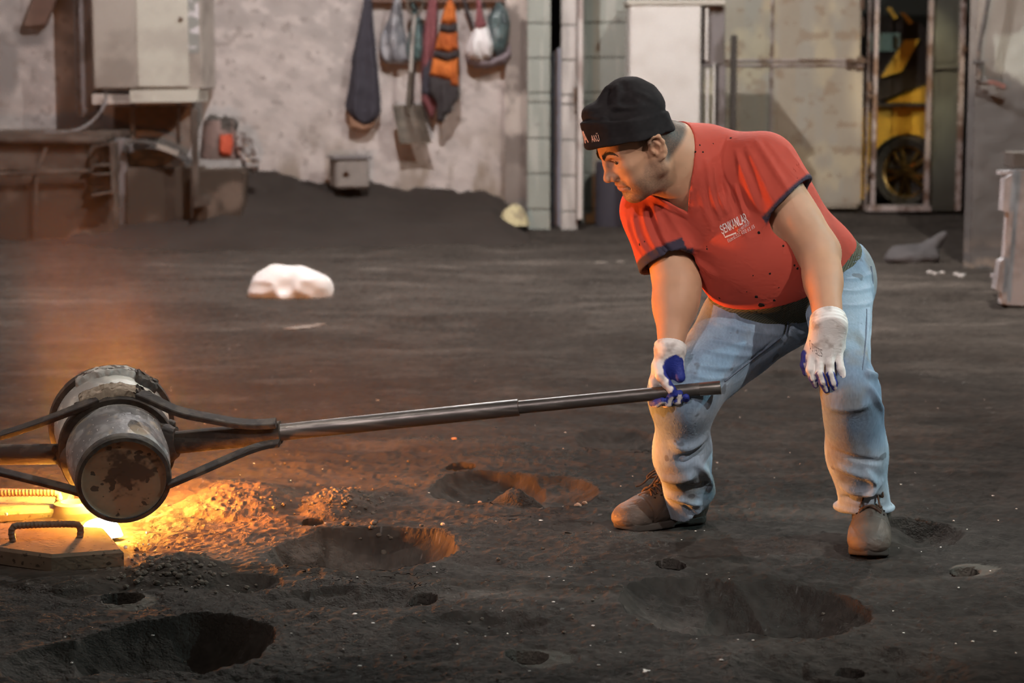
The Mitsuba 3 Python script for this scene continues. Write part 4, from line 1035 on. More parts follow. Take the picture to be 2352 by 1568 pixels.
add('strap', strap([(186, 1131), (130, 1115), (70, 1100), (0, 1083), (-80, 1066)], [5.50, 5.51, 5.53, 5.55, 5.58], 0.027, 0.014), 'mat_scale', LK, 'flat bar bracing the left pole from below', smooth=35)
for at_, ax_ in ((PA + nrm(PA - PB_) * 0.012, PB_ - PA), (PL0 + nrm(PL0 - PL1) * 0.02, PL1 - PL0)):
    add('collar', lathe([(0.0, -0.01), (0.060, -0.01), (0.052, 0.012), (0.040, 0.03), (0.0, 0.03)], 32, at_, ax_), 'mat_scale', LK, 'rough welded pole socket', smooth=35)

# molten metal: what stands in the ladle, the stream over its far lip, the pool in the sprue
def glow(mesh, rgb_, name, label, category, weight=1.0):
    k = numbered(name)
    scene[k] = ply(mesh, 'mat_soot_rag', True, emitter=dict(type='area', radiance=rgb(rgb_), sampling_weight=weight))
    labels[k] = {'label': label, 'category': category}
    return k
SP = G(226, 1196)
lip = cmou + AX * 0.01 - SU * (RM - 0.02)
lip = np.array([P(250, 1100, lip[1])[0], lip[1] + 0.01, lip[2]])
SPN = np.array([P(246, 1195, lip[1])[0], lip[1] + 0.085, 0.0])
st = spline([lip - AX * 0.10 - SU * 0.004, lip - AX * 0.02 + SU * 0.006, lip + [-0.002, 0.03, -0.012], (lip + SPN) / 2 + [0, 0.028, 0], SPN + [0, 0, 0.005]], 26)
glow(tube(st, np.interp(np.linspace(0, 1, 26), [0, 0.4, 1], [0.020, 0.013, 0.011]), 14), [c * 6800 for c in FIRE], 'molten_stream', 'white hot stream of molten metal falling from the far lip of the ladle', 'molten metal', 14.0)
# the metal that stands in the tilted ladle, level with its lip
lx, ly = np.meshgrid(np.linspace(-1, 1, 21), np.linspace(0, 1, 9), indexing='ij')
s_ = LL - 0.012 - 0.20 * ly
ctr = cbot[None, None] + AX * s_[..., None]
lev = float(lip[2]) + 0.022
hw = np.sqrt(np.maximum((rad(s_) - 0.024) ** 2 - ((lev - ctr[..., 2]) / SU[2]) ** 2, 1e-6))
mv = np.stack([ctr[..., 0] + lx * hw, ctr[..., 1] + 0 * lx, lev + 0 * lx], -1).reshape(-1, 3)
ii = np.arange(21 * 9).reshape(21, 9)
mf_ = np.stack([ii[:-1, :-1], ii[:-1, 1:], ii[1:, 1:], ii[1:, :-1]], -1).reshape(-1, 4)
mm_ = trimesh.Trimesh(mv, np.vstack([mf_[:, [0, 1, 2]], mf_[:, [0, 2, 3]]]), process=False)
if mm_.face_normals[:, 2].mean() < 0:
    mm_.invert()
glow(mm_, [c * 200 for c in FIRE], 'molten_metal', 'molten metal standing in the tilted ladle', 'molten metal', 4.0)
glow(mound_mesh(G(236, 1200, 0.05) + [0.0, 0.0, -0.008], 0.058, 0.040, 0.022, 5, 36, 8), [c * 1300 for c in FIRE], 'molten_pool', 'white hot pool of molten metal on the sand beneath the ladle', 'molten metal', 1.5)

# mould weights with handles of ribbed bar
def weights_sand(p, n, uv):
    c = mix((0.145, 0.105, 0.075), (0.10, 0.072, 0.05), fbm(p.x * 30, p.y * 30, p.z * 30, 3))
    return mix(c, (0.045, 0.032, 0.024), smoothstep(0.64, 0.74, fbm(p.x * 80, p.y * 80, p.z * 80, 3)))
mat('mat_weight', weights_sand, 0.9, spec=0.2, bump=lambda p, n, uv: fbm(p.x * 120, p.y * 120, p.z * 120, 3), scale=0.002)
mat('mat_rebar', lambda p, n, uv: mix((0.10, 0.07, 0.05), (0.15, 0.105, 0.075), fbm(p.x * 40, p.y * 40, p.z * 40, 3)), 0.7, 0.2)
def slab(pts, z0, z1, bev=0.008):
    """A plate with chamfered edges from its outline in the floor's plane."""
    pg = Polygon(pts)
    a = np.array(pg.buffer(-bev, join_style=2).exterior.coords)[:-1]
    b = np.array(pg.exterior.coords)[:-1]
    return trimesh.convex.convex_hull(np.vstack([np.c_[a, np.full(len(a), z0)], np.c_[b, np.full(len(b), z0 + bev)], np.c_[b, np.full(len(b), z1 - bev)], np.c_[a, np.full(len(a), z1)]]))
def rebar(pts, r, n=260):
    """A ribbed bar bent along pts."""
    c = spline(pts, n)
    L = np.r_[0, np.cumsum(np.linalg.norm(np.diff(c, axis=0), axis=1))]
    t, a, b = frames(c, (0.1, 1, 0.05))
    ang = np.arange(16) * 2 * np.pi / 16
    rib = 0.5 + 0.5 * np.cos(2 * np.pi * (L[:, None] / 0.0105 + ang[None] / (2 * np.pi)))
    R = r * (1 + 0.17 * rib ** 3)
    return grid_tube(c[:, None] + R[..., None] * (np.cos(ang)[None, :, None] * a[:, None] + np.sin(ang)[None, :, None] * b[:, None]))
def bent(corners, rad=0.02):
    out = [corners[0]]
    for p, q, s in zip(corners, corners[1:], corners[2:]):
        for t in np.linspace(0, 1, 7):
            a, b = q + nrm(p - q) * rad, q + nrm(s - q) * rad
            out.append(a * (1 - t) ** 2 + 2 * q * t * (1 - t) + b * t * t)
    return np.array(out + [corners[-1]])
ZT = 0.047
k = thing('mould_weight', 'thick steel mould weight in front of the ladle with a bent ribbed bar handle', 'weight')
pl = [G(284, 1262, ZT)[:2], G(118, 1274, ZT)[:2], G(-60, 1250, ZT)[:2], G(-60, 1196, ZT)[:2], G(240, 1210, ZT)[:2]]
add('plate', slab(pl, -0.005, ZT), 'mat_weight', k)
h0, h1 = G(28, 1244, ZT), G(184, 1234, ZT)
add('handle', rebar(bent([h0 - [0, 0, 0.01], P(26, 1207, h0[1]), P(186, 1203, h1[1]), h1 - [0, 0, 0.01]]), 0.0085), 'mat_rebar', k, 'ribbed bar handle', smooth=True)
k = thing('mould_weight', 'brightly lit mould weight at the left edge behind the front one, ribbed bar handle', 'weight')
zb = 0.03
pl = [G(150, 1168, zb)[:2], G(-60, 1180, zb)[:2], G(-60, 1118, zb)[:2], G(170, 1124, zb)[:2]]
add('plate', slab(pl, -0.005, zb), 'mat_weight', k)
h0, h1 = G(-40, 1158, zb), G(131, 1160, zb)
add('handle', rebar(bent([h0 - [0, 0, 0.01], P(-44, 1134, h0[1]), P(138, 1132, h1[1]), h1 - [0, 0, 0.01]]), 0.0095), 'mat_rebar', k, 'ribbed bar handle', smooth=True)
# the pouring cup of sand
cup = G(172, 1186)
mat('mat_cup_sand', (0.10, 0.075, 0.052), 0.95, spec=0.1)
single('pouring_cup', lathe([(0.028, -0.01), (0.030, 0.03), (0.040, 0.045), (0.058, 0.040), (0.075, 0.0), (0.075, -0.01)], 40, cup + [0, 0, 0], closed=True), 'mat_cup_sand', 'low sand pouring cup between the two mould weights', 'pouring cup', smooth=40)
mat('mat_spatter', (0.90, 0.82, 0.66), 0.3, spec=0.5)  # pale colour stands in for the droplets' glow, nothing is emitted
mat('mat_ember', (0.80, 0.22, 0.06), 0.6)  # the ember's glow is put into its orange colour
for (a, b, r_, lab) in ((15, 1184, 0.0045, 'glowing droplet of metal at the left edge behind the front mould weight'), (338, 1227, 0.0045, 'largest glowing droplet right of the ladle, alone on the sand'), (288, 1261, 0.005, 'glowing droplet at the right corner of the front mould weight'),
                        (342, 1253, 0.0030, None), (329, 1252, 0.0026, None), (318, 1250, 0.0024, None), (296, 1245, 0.0024, None)):
    z = 0.049 if (a, b) == (15, 1184) else 0.01
    single('metal_droplet', blob(G(a, b, z) + [0, 0, r_], r_, int(a), 0.2, 2), 'mat_spatter', lab or 'tiny glowing droplet on the sand just right of the front mould weight', 'droplet', None if lab else 'tiny droplets right of the front mould weight', smooth=True)
single('ember', blob(ground(1043, 1021) + [0, 0, 0.004], (0.010, 0.008, 0.004), 3, 0.3, 2), 'mat_ember', 'small orange ember on the sand below the middle of the pole', 'ember', smooth=True)
# clods, chips and pebbles on the sand
rng = np.random.default_rng(5)
mat('mat_clod', lambda p, n, uv: mix((0.062, 0.053, 0.045), (0.10, 0.085, 0.07), fbm(p.x * 40, p.y * 40, p.z * 40, 3)), 0.95, spec=0.1)
cl = []
for (a, b, sx, sy, cnt, lo_, hi_) in ((390, 1322, 70, 15, 190, 0.003, 0.011), (790, 1160, 60, 20, 130, 0.003, 0.009), (560, 1175, 120, 25, 90, 0.002, 0.007), (860, 1222, 60, 6, 14, 0.006, 0.012), (500, 1345, 160, 12, 40, 0.003, 0.009), (1150, 1370, 260, 60, 60, 0.002, 0.007), (1000, 1450, 500, 70, 80, 0.002, 0.006), (320, 1300, 80, 16, 40, 0.004, 0.010), (700, 1100, 200, 50, 40, 0.002, 0.006)):
    for _ in range(cnt):
        x_, y_ = a + rng.normal() * sx, b + rng.normal() * sy
        if y_ < 900 or y_ > 1600 or (x_ < 300 and 1180 < y_ < 1300):
            continue
        r_ = rng.uniform(lo_, hi_) * rng.uniform(0.6, 1.0)
        cl.append(blob(ground(x_, y_) + [0, 0, r_ * 0.25], r_, int(rng.integers(1000)), 0.45, 1, 0.75))
single('sand_clods', cat(cl), 'mat_clod', 'crumbled clods of dark sand scattered around the pits', 'clods', kind='stuff')
mat('mat_bright_chip', (0.62, 0.58, 0.54), 0.6)
ch = []
for _ in range(170):
    x_, y_ = rng.uniform(100, 2340), rng.uniform(820, 1566)
    r_ = rng.uniform(0.0011, 0.0026)
    ch.append(blob(ground(x_, y_) + [0, 0, r_], (r_ * rng.uniform(1, 2.2), r_, r_), int(rng.integers(1000)), 0.4, 1, 0.7))
for a, b in ((1485, 1553), (1482, 1555), (1478, 1551), (815, 1428), (1330, 720), (1158, 1449), (1242, 1210), (1490, 1554)):
    ch.append(blob(ground(a, b) + [0, 0, 0.003], (0.006, 0.005, 0.003), a, 0.4, 1, 0.7))
single('metal_chips', cat(ch), 'mat_bright_chip', 'tiny bright chips strewn over the dark sand', 'chips', kind='stuff')
mat('mat_peach_stone', (0.52, 0.30, 0.20), 0.85)
for a, b, r_ in ((1327, 1154, 0.0105), (1343, 1161, 0.009), (1102, 1166, 0.006), (1017, 1219, 0.007)):
    single('pebble', blob(ground(a, b) + [0, 0, r_ * 0.5], (r_, r_ * 0.8, r_ * 0.8), a, 0.35, 2), 'mat_peach_stone', {1327: 'pale orange pebble in the pit before the worker, the larger and left one of two', 1343: 'pale orange pebble in the pit before the worker, the right one of two', 1102: 'small brown pebble alone left of the two pale pebbles', 1017: 'brown pebble on the rim of the large pit in front of the ladle'}[a], 'pebble', smooth=True)
cl = [blob(ground(a, b) + [0, 0, 0.002], (r_, r_ * 0.35, 0.005), a, 0.5, 2) for a, b, r_ in ((690, 755, 0.05), (715, 752, 0.045), (670, 757, 0.04), (735, 749, 0.03), (630, 497, 0.10), (680, 500, 0.11), (1380, 602, 0.04), (1425, 600, 0.03))]
single('pale_sand', cat(cl), 'mat_pale_sand', 'pale smears of spilt sand lying on the dark floor', 'sand', kind='stuff', smooth=True)

# ================================================================ the worker
PERSON = thing('person', 'stocky worker in black cap, red T-shirt and jeans bending to hold the ladle pole', 'person')
def PM(px, py, y):
    """As P; the upper body stands farther back than the knees."""
    t = np.clip((940 - py) / 520, 0, 1)
    return P(px, py, y + 0.20 * t * t * (3 - 2 * t))
# joints, each from the pixel that shows it and its depth
SHR, SHL = PM(1502, 492, 5.56), PM(1756, 386, 5.45)
ELR, ELL = PM(1556, 655, 5.56), PM(1882, 580, 5.43)
WRR, WRL = PM(1540, 795, 5.535), PM(1902, 732, 5.335)
NECK = PM(1598, 372, 5.50)
PEL = PM(1893, 655, 5.75)
HIR, HIL = PM(1810, 705, 5.78), PM(1938, 660, 5.68)
KNR, KNL = PM(1566, 905, 5.62), PM(1952, 890, 5.435)
ANR, ANL = PM(1587, 1160, 5.80), PM(1997, 1170, 5.645)
TS = nrm(NECK - PEL)
TL = SHL - SHR
TL = nrm(TL - TS * TL.dot(TS))
TF = np.cross(TL, TS)
TR = np.stack([TL, TF, TS])

def torso_at(l, f, s):
    """A point by the torso's own axes from the pelvis: left, front, along the spine (0 to 1)."""
    return PEL + TL * l + TF * f + (NECK - PEL) * s

def torso_sd(p):
    d = ell(p, PM(1640, 462, 5.555), (0.185, 0.125, 0.17), TR)
    d = smin(d, ell(p, PM(1752, 594, 5.58), (0.178, 0.150, 0.186), TR), 0.10)
    d = smin(d, ell(p, PM(1730, 475, 5.65), (0.168, 0.118, 0.21), TR), 0.08)
    d = smin(d, ell(p, PM(1850, 620, 5.70), (0.158, 0.130, 0.14), TR), 0.08)
    # shoulders
    d = smin(d, cone(p, PM(1508, 480, 5.56), PM(1595, 415, 5.56), 0.080, 0.085), 0.05)
    d = smin(d, cone(p, PM(1742, 388, 5.48), PM(1640, 372, 5.54), 0.083, 0.078), 0.05)
    return d

def arms_sd(p, g=0.0, part='RL'):
    d = np.full(len(p), 9.0, np.float32)
    if 'R' in part:
        d = cone(p, SHR, ELR, 0.066 + g, 0.055 + g)
        d = smin(d, cone(p, ELR, ELR + (WRR - ELR) * 0.35, 0.054 + g, 0.055 + g), 0.05)
        d = smin(d, cone(p, ELR + (WRR - ELR) * 0.3, WRR, 0.057 + g, 0.0345 + g), 0.03)
    if 'L' in part:
        e = cone(p, SHL, ELL, 0.071 + g, 0.050 + g)
        e = smin(e, ell(p, SHL + (ELL - SHL) * 0.62 + TF * 0.01, (0.056 + g, 0.055 + g, 0.11 + g), np.stack([nrm(np.cross(ELL - SHL, TF)), nrm(np.cross(ELL - SHL, np.cross(ELL - SHL, TF))), nrm(ELL - SHL)])), 0.03)
        e = smin(e, cone(p, ELL, ELL + (WRL - ELL) * 0.45, 0.049 + g, 0.046 + g), 0.04)
        e = smin(e, cone(p, ELL + (WRL - ELL) * 0.35, WRL, 0.048 + g, 0.0385 + g), 0.03)
        d = np.minimum(d, e)
    return d

# ---- head, in its own axes: x to the nose, y to his left, z up, from between the ears, in the size of an average head
HS = 1.05 * 5.60 / 5.40
hp, hy, hr = math.radians(32), math.radians(17), math.radians(6)
HF = np.array([-math.cos(hp) * math.cos(hy), -math.cos(hp) * math.sin(hy), -math.sin(hp)])
HU0 = nrm(np.array([0, 0, 1]) - HF * HF[2])
HL0 = np.cross(HU0, HF)
HU = HU0 * math.cos(hr) + HL0 * math.sin(hr)
HL = np.cross(HU, HF)
HR = np.stack([HF, HL, HU])
HC = np.array([0.334, 5.40, 1.095])
HC = EYE + (HC - EYE) * (5.60 / 5.40)

def tohead(p):
    return ((p - HC.astype(np.float32)) @ HR.T.astype(np.float32)) / HS

def fromhead(q):
    return HC + (np.asarray(q) * HS) @ HR

def seg2(q, pts, r, k=0.006):
    d = None
    for (a, b), (ra, rb) in zip(zip(pts, pts[1:]), zip(r, r[1:])):
        e = cone(q, a, b, ra, rb)
        d = e if d is None else smin(d, e, k)
    return d

def head_local(q):
    m = q.copy()
    m[:, 1] = np.abs(m[:, 1])
    d = ell(m, (-0.002, 0, 0.045), (0.088, 0.076, 0.078))
    d = smin(d, ell(m, (0.048, 0, 0.030), (0.052, 0.062, 0.062)), 0.03)
    d = smin(d, ell(m, (0.050, 0, -0.030), (0.045, 0.055, 0.068)), 0.03)
    # jaw
    d = smin(d, cone(m, (-0.002, 0.055, -0.050), (0.072, 0.020, -0.090), 0.018, 0.015), 0.035)
    d = smin(d, cone(m, (0.000, 0.058, -0.01), (0.002, 0.055, -0.050), 0.016, 0.018), 0.03)
    d = smin(d, ell(m, (0.081, 0, -0.092), (0.0185, 0.022, 0.019)), 0.020)
    d = smin(d, ell(m, (0.03, 0, -0.082), (0.045, 0.042, 0.026)), 0.03)
    # cheek bones and cheeks
    d = smin(d, ell(m, (0.058, 0.046, -0.006), (0.026, 0.020, 0.016)), 0.022)
    d = smin(d, ell(m, (0.056, 0.036, -0.045), (0.030, 0.026, 0.032)), 0.025)
    # brow
    d = smin(d, cone(m, (0.091, 0.010, 0.031), (0.070, 0.048, 0.032), 0.0105, 0.009), 0.014)
    # eye sockets
    d = smax(d, -ell(m, (0.097, 0.031, 0.0135), (0.0115, 0.019, 0.0110)), 0.014)
    # nose
    d = smin(d, cone(m, (0.090, 0, 0.026), (0.111, 0, -0.014), 0.0078, 0.0095), 0.013)
    d = smin(d, ell(m, (0.1015, 0, 0.008), (0.0080, 0.0075, 0.012)), 0.010)
    d = smin(d, ell(m, (0.1145, 0, -0.0215), (0.0125, 0.0125, 0.0105)), 0.008)
    d = smin(d, ell(m, (0.1005, 0.0140, -0.0270), (0.0125, 0.0080, 0.0095)), 0.005)
    d = smax(d, -seg2(m, [(0.0945, 0.0205, -0.0150), (0.0875, 0.0222, -0.0235), (0.0880, 0.0205, -0.0345)], [0.0012, 0.0018, 0.0016]), 0.004)
    d = smin(d, cone(m, (0.098, 0.008, -0.02), (0.082, 0.018, -0.024), 0.010, 0.008), 0.014)
    d = smax(d, -ell(m, (0.1045, 0.0075, -0.0365), (0.0085, 0.0044, 0.0050)), 0.002)
    # muzzle and lips
    d = smin(d, ell(m, (0.080, 0, -0.052), (0.0215, 0.028, 0.024)), 0.014)
    d = smin(d, seg2(m, [(0.1005, -0.001, -0.0500), (0.098, 0.012, -0.0515), (0.089, 0.0245, -0.0560)], [0.0050, 0.0045, 0.002]), 0.006)
    d = smin(d, seg2(m, [(0.0985, -0.001, -0.0620), (0.096, 0.012, -0.0610), (0.088, 0.0235, -0.0570)], [0.0062, 0.0052, 0.002]), 0.006)
    d = smax(d, -seg2(m, [(0.107, -0.001, -0.0560), (0.104, 0.012, -0.0560), (0.0925, 0.0255, -0.0575)], [0.0020, 0.0018, 0.0009]), 0.004)
    d = smax(d, -seg2(m, [(0.0895, 0.0275, -0.0585), (0.0860, 0.0305, -0.0640), (0.0810, 0.0320, -0.0720)], [0.0006, 0.0010, 0.0006]), 0.005)
    # folds from the nose to the mouth
    d = smax(d, -seg2(m, [(0.101, 0.022, -0.030), (0.096, 0.031, -0.044), (0.088, 0.034, -0.060)], [0.0022, 0.0024, 0.0016]), 0.007)
    # lids
    d = smin(d, seg2(m, [(0.0850, 0.0165, 0.0120), (0.0890, 0.0245, 0.0195), (0.0862, 0.0375, 0.0200), (0.0765, 0.0475, 0.0130)], [0.0020, 0.0026, 0.0026, 0.0020]), 0.004)
    d = smin(d, seg2(m, [(0.0850, 0.0165, 0.0110), (0.0875, 0.0260, 0.0065), (0.0845, 0.0375, 0.0060), (0.0765, 0.0475, 0.0110)], [0.0018, 0.0022, 0.0022, 0.0018]), 0.004)
    # the slit of the eye and the crease over it
    d = smax(d, -ell(m, (0.0905, 0.0305, 0.0128), (0.0110, 0.0148, 0.0046)), 0.0015)
    d = smax(d, -seg2(m, [(0.0905, 0.0195, 0.0230), (0.0905, 0.031, 0.0262), (0.0800, 0.0475, 0.0200)], [0.0012, 0.0014, 0.0010]), 0.003)
    # ears
    e = ell(m, (-0.008, 0.0815, 0.004), (0.0200, 0.0062, 0.0335), EARR)
    rim = seg2(m, [(0.008, 0.079, 0.006), (0.007, 0.086, 0.026), (-0.006, 0.0905, 0.036), (-0.020, 0.0915, 0.028), (-0.024, 0.090, 0.010), (-0.018, 0.086, -0.010), (-0.009, 0.082, -0.024), (-0.001, 0.079, -0.028)], [0.0036, 0.0042, 0.0046, 0.0046, 0.0044, 0.0044, 0.0062, 0.0056])
    e = smin(e, rim, 0.004)
    e = smin(e, seg2(m, [(-0.006, 0.0865, 0.022), (-0.0125, 0.0875, 0.008), (-0.008, 0.085, -0.008)], [0.003, 0.0035, 0.003]), 0.003)
    e = smax(e, -ell(m, (0.000, 0.0885, 0.001), (0.0085, 0.008, 0.0125)), 0.004)
    e = smin(e, ell(m, (0.0065, 0.0815, -0.002), (0.0045, 0.0050, 0.0075)), 0.004)
    return smin(d, e, 0.006)
_ea = math.radians(14)
EARR = np.array([[math.cos(_ea), -0.22, -math.sin(_ea)], [0.22, 1, 0], [math.sin(_ea), 0, math.cos(_ea)]])
EARR = np.linalg.qr(EARR.T)[0].T * np.sign(np.diag(np.linalg.qr(EARR.T)[1]))[:, None]

def neck_sd(p):
    a = fromhead((-0.022, 0, -0.030))
    d = cone(p, a, PM(1580, 385, 5.50), 0.068, 0.080)
    d = smin(d, cone(p, fromhead((-0.055, 0, -0.01)), PM(1605, 350, 5.55), 0.050, 0.070), 0.04)
    d = smin(d, cone(p, fromhead((0.030, 0.0, -0.070)), PM(1556, 425, 5.47), 0.036, 0.055), 0.045)
    return d

def skin_sd(p):
    d = torso_sd(p) + 0.014
    d = smin(d, neck_sd(p), 0.04)
    a = arms_sd(p)
    d = smin(d, a, 0.03)
    h = head_local(tohead(p)) * HS
    return smin(d, h, 0.022)

def skin_body(p):
    return skin_sd(p)

# the head is taken finer than the rest; both come from the same surface and meet at the neck
ncut = fromhead((-0.03, 0, -0.105))
ndir = nrm(HC - NECK)
def head_part(p):
    return smax(skin_sd(p), -((p - ncut.astype(np.float32)) @ ndir.astype(np.float32)) - 0.003, 0)
def body_part(p):
    return smax(skin_sd(p), (p - ncut.astype(np.float32)) @ ndir.astype(np.float32) - 0.003, 0)
hm = surface(head_part, HC + [-0.20, -0.17, -0.21], HC + [0.20, 0.19, 0.19], 0.0023)
bm = surface(body_part, np.minimum.reduce([SHR, WRR, PEL, WRL]) + [-0.13, -0.16, -0.03], np.maximum.reduce([SHL, PEL, NECK, WRL]) + [0.17, 0.16, 0.12], 0.0048)

def skin_color(v):
    q = tohead(v)
    n1 = meshkit.fbm(v * 28, 3, 4)[:, None]
    c = np.array([0.470, 0.258, 0.158]) * (0.90 + 0.20 * n1)
    rosy = np.clip(meshkit.fbm(v * 11, 2, 9) * 2 - 0.7, 0, 1)[:, None] * 0.35
    c = c * (1 - rosy) + np.array([0.48, 0.225, 0.14]) * rosy
    ay = np.abs(q[:, 1])
    st = lambda a, b, x: np.clip((x - a) / (b - a), 0, 1) ** 2 * (3 - 2 * np.clip((x - a) / (b - a), 0, 1))
    near = np.linalg.norm(q, axis=1) < 0.17
    # stubble on jaw, chin, upper lip
    line = -0.022 - 0.020 * st(0.03, 0.06, q[:, 0]) - 0.006 * st(0.07, 0.09, q[:, 0])
    jaw = near * st(0.012, -0.014, q[:, 2] - line) * st(-0.018, 0.002, q[:, 0]) * near * st(-0.125, -0.105, q[:, 2])
    side = near * st(-0.012, 0.0, q[:, 0]) * st(0.034, 0.022, q[:, 0]) * st(0.05, 0.06, ay) * st(0.10, 0.09, ay) * (q[:, 2] > -0.05) * (q[:, 2] < 0.10)
    lip_up = st(0.074, 0.084, q[:, 0]) * st(-0.0365, -0.040, q[:, 2]) * st(-0.0545, -0.050, q[:, 2]) * st(0.032, 0.024, ay)
    grain = 0.55 + 0.9 * meshkit.noise(v * 420, 3)
    k = (np.clip(0.50 * jaw + 0.52 * lip_up + 0.70 * side * st(0.0, 0.03, q[:, 2]), 0, 0.8) * np.clip(grain, 0, 1.25))[:, None]
    beard = (near * st(0.066, 0.076, q[:, 0]) * st(-0.066, -0.072, q[:, 2]) * st(-0.125, -0.110, q[:, 2]) * st(0.034, 0.020, ay) * np.clip(grain, 0, 1.2) * 0.42)[:, None]
    k = np.clip(k + beard * (1 - k), 0, 0.85)
    c = c * (1 - k) + np.array([0.105, 0.075, 0.060]) * k
    # lips
    up = np.minimum(np.linalg.norm((q - [0.0995, 0, -0.0515]) * [1, 0.42, 1.35], axis=1), np.linalg.norm((q - [0.0975, 0, -0.0625]) * [1, 0.45, 1.3], axis=1))
    l = (st(0.0118, 0.0085, up) * near)[:, None] * 0.75
    c = c * (1 - l) + np.array([0.44, 0.19, 0.145]) * l
    # back of the head: cropped hair below the cap
    hair = near * st(0.02, -0.01, q[:, 0] + 0.018) * st(-0.052, -0.030, q[:, 2] + 0.25 * (q[:, 0] + 0.05)) * (np.abs(q[:, 1]) < 0.10) * (q[:, 2] < 0.12)
    ear = st(0.076, 0.081, ay)
    hk = (hair * (1 - ear) * np.clip(0.45 + grain * 0.45, 0, 0.92))[:, None]
    c = c * (1 - hk) + np.array([0.045, 0.035, 0.030]) * hk
    return c

mat('mat_skin', 'vertex', 0.52, spec=0.30, bump=lambda p, n, uv: fbm(p.x * 260, p.y * 260, p.z * 260, 3), scale=0.0003)
def trimmed(m):
    """Without the cap at the cut through the neck, and with the common surface's own normals near it, so that no seam shows."""
    v, n = np.array(m.vertices), vnormals(m)
    near = np.abs((v - ncut) @ ndir) < 0.016
    q = v[near].astype(np.float32)
    e = np.float32(0.0012)
    g = np.stack([skin_sd(q + d * e) - skin_sd(q - d * e) for d in np.eye(3, dtype=np.float32)], 1)
    n[near] = g / np.maximum(np.linalg.norm(g, axis=1, keepdims=True), 1e-9)
    c = v[m.faces].mean(1)
    fn_ = np.abs((c - ncut) @ ndir) < 0.016
    keep = np.ones(len(c), bool)
    keep[fn_] = np.abs(skin_sd(c[fn_].astype(np.float32))) < 0.0012
    return v, m.faces[keep], n
(bv, bf, bn), (hv_, hf_, hn) = trimmed(bm), trimmed(hm)
bodyv = np.vstack([bv, hv_])
key_ = numbered(PERSON + '__body')
path_ = meshkit.write_ply((bodyv, np.vstack([bf, hf_ + len(bv)])), False, None, skin_color(bodyv), normals=np.vstack([bn, hn]))
scene[key_] = dict(type='ply', filename=path_, face_normals=False, bsdf=dict(type='ref', id='mat_skin'))
labels[key_] = {'label': 'sun tanned skin of head, neck and bare forearms'}

# eyes, brows
mat('mat_eye', 'vertex', 0.08, spec=0.6)
for s_ in (1, -1):
    c_ = fromhead((0.0775, 0.0305 * s_, 0.0125))
    em = trimesh.creation.icosphere(subdivisions=4, radius=0.0128 * HS)
    look = nrm(HF * 0.90 + HL * 0.36 - HU * 0.16)
    dd = np.degrees(np.arccos(np.clip(np.array(em.vertices) @ look / (0.0128 * HS), -1, 1)))
    col = np.where((dd < 11)[:, None], [0.008, 0.006, 0.005], np.where((dd < 30)[:, None], [0.050, 0.027, 0.015], [0.42, 0.34, 0.29]))
    em.apply_translation(c_)
    add('eye', em, 'mat_eye', PERSON, 'brown eye', smooth=True, color=col)
mat('mat_hair', (0.045, 0.032, 0.026), 0.8, spec=0.3)
for s_ in (1, -1):
    line = spline([(0.0995, 0.011 * s_, 0.0315), (0.0985, 0.022 * s_, 0.0385), (0.0905, 0.035 * s_, 0.0420), (0.0790, 0.0470 * s_, 0.0390), (0.0710, 0.0530 * s_, 0.0335)], 26)
    rng = np.random.default_rng(7)
    hairs = []
    for _ in range(240):
        t = rng.uniform(0, 1) ** 0.9
        i_ = min(int(t * 25), 24)
        a_ = line[i_] + rng.normal(size=3) * [0.0004, 0.0006, 0.0027 * (1 - 0.7 * t)]
        dr_ = nrm(line[i_ + 1] - line[i_] + np.array([-0.0000, 0, 0.0006]) * (1 - t))
        # stay on the brow: slide each hair out to the skin
        a3 = fromhead(a_ + [0.012, 0, 0])
        path = a3 - HF * np.linspace(0, 0.032, 90)[:, None]
        sd = skin_sd(path.astype(np.float32))
        h_ = np.argmax(sd < 0.0004)
        base = path[h_]
        tip = base + (dr_ @ HR) * rng.uniform(0.006, 0.010) * HS + HF * 0.0016
        hairs.append(tube([base - HF * 0.0006, (base + tip) / 2 + HF * 0.0006, tip], (np.array([0.0007, 0.0006, 0.0002]),) * 2, 4))
    add('eyebrow', cat(hairs), 'mat_hair', PERSON, 'thick dark eyebrow', kind='stuff')

# ---- cap
def cap_local(q):
    zb = 0.026 + q[:, 0] * 0.36 + q[:, 1] * 0.10
    z = q[:, 2] - zb
    c2 = 0.018 - 0.20 * z
    ang = np.arctan2(q[:, 1], q[:, 0])
    wob = 0.0014 * np.sin(ang * 5 + 1) + 0.0010 * np.sin(ang * 11)
    er = np.sqrt(((q[:, 0] - c2) / (0.1035 - 0.06 * z)) ** 2 + (q[:, 1] / 0.0930) ** 2)
    # the folded brim
    brim = (er - 1) * 0.098 - 0.004 - 0.004 * np.clip(1 - z / 0.02, 0, 1) - wob
    top = 0.060 + 0.10 * q[:, 0] + 0.003 * np.sin(ang * 3 + 0.6)
    brim = smax(brim, np.maximum(z - top, -z - wob), 0.007)
    brim = smax(brim, -((er - 1) * 0.098 + 0.007), 0.004)
    # the crown
    crown = ell(q, (-0.004, 0, 0.085), (0.098, 0.089, 0.073))
    crown = smin(crown, ell(q, (-0.020, 0.0, 0.112), (0.064, 0.066, 0.060)), 0.03)
    crown = smin(crown, ell(q, (0.066, 0.0, 0.125), (0.030, 0.066, 0.032)), 0.018)
    crown = smax(crown, -(z - 0.018), 0.01)
    crown = crown + 0.005 * (meshkit.fbm(q * 30, 2, 6).astype(np.float32) - 0.5)
    return smin(crown, brim, 0.005)
def cap_sd(p):
    return cap_local(tohead(p)) * HS
cp = fromhead((0, 0, 0.11))
cm = surface(cap_sd, cp + [-0.19, -0.17, -0.17], cp + [0.19, 0.18, 0.17], 0.003)
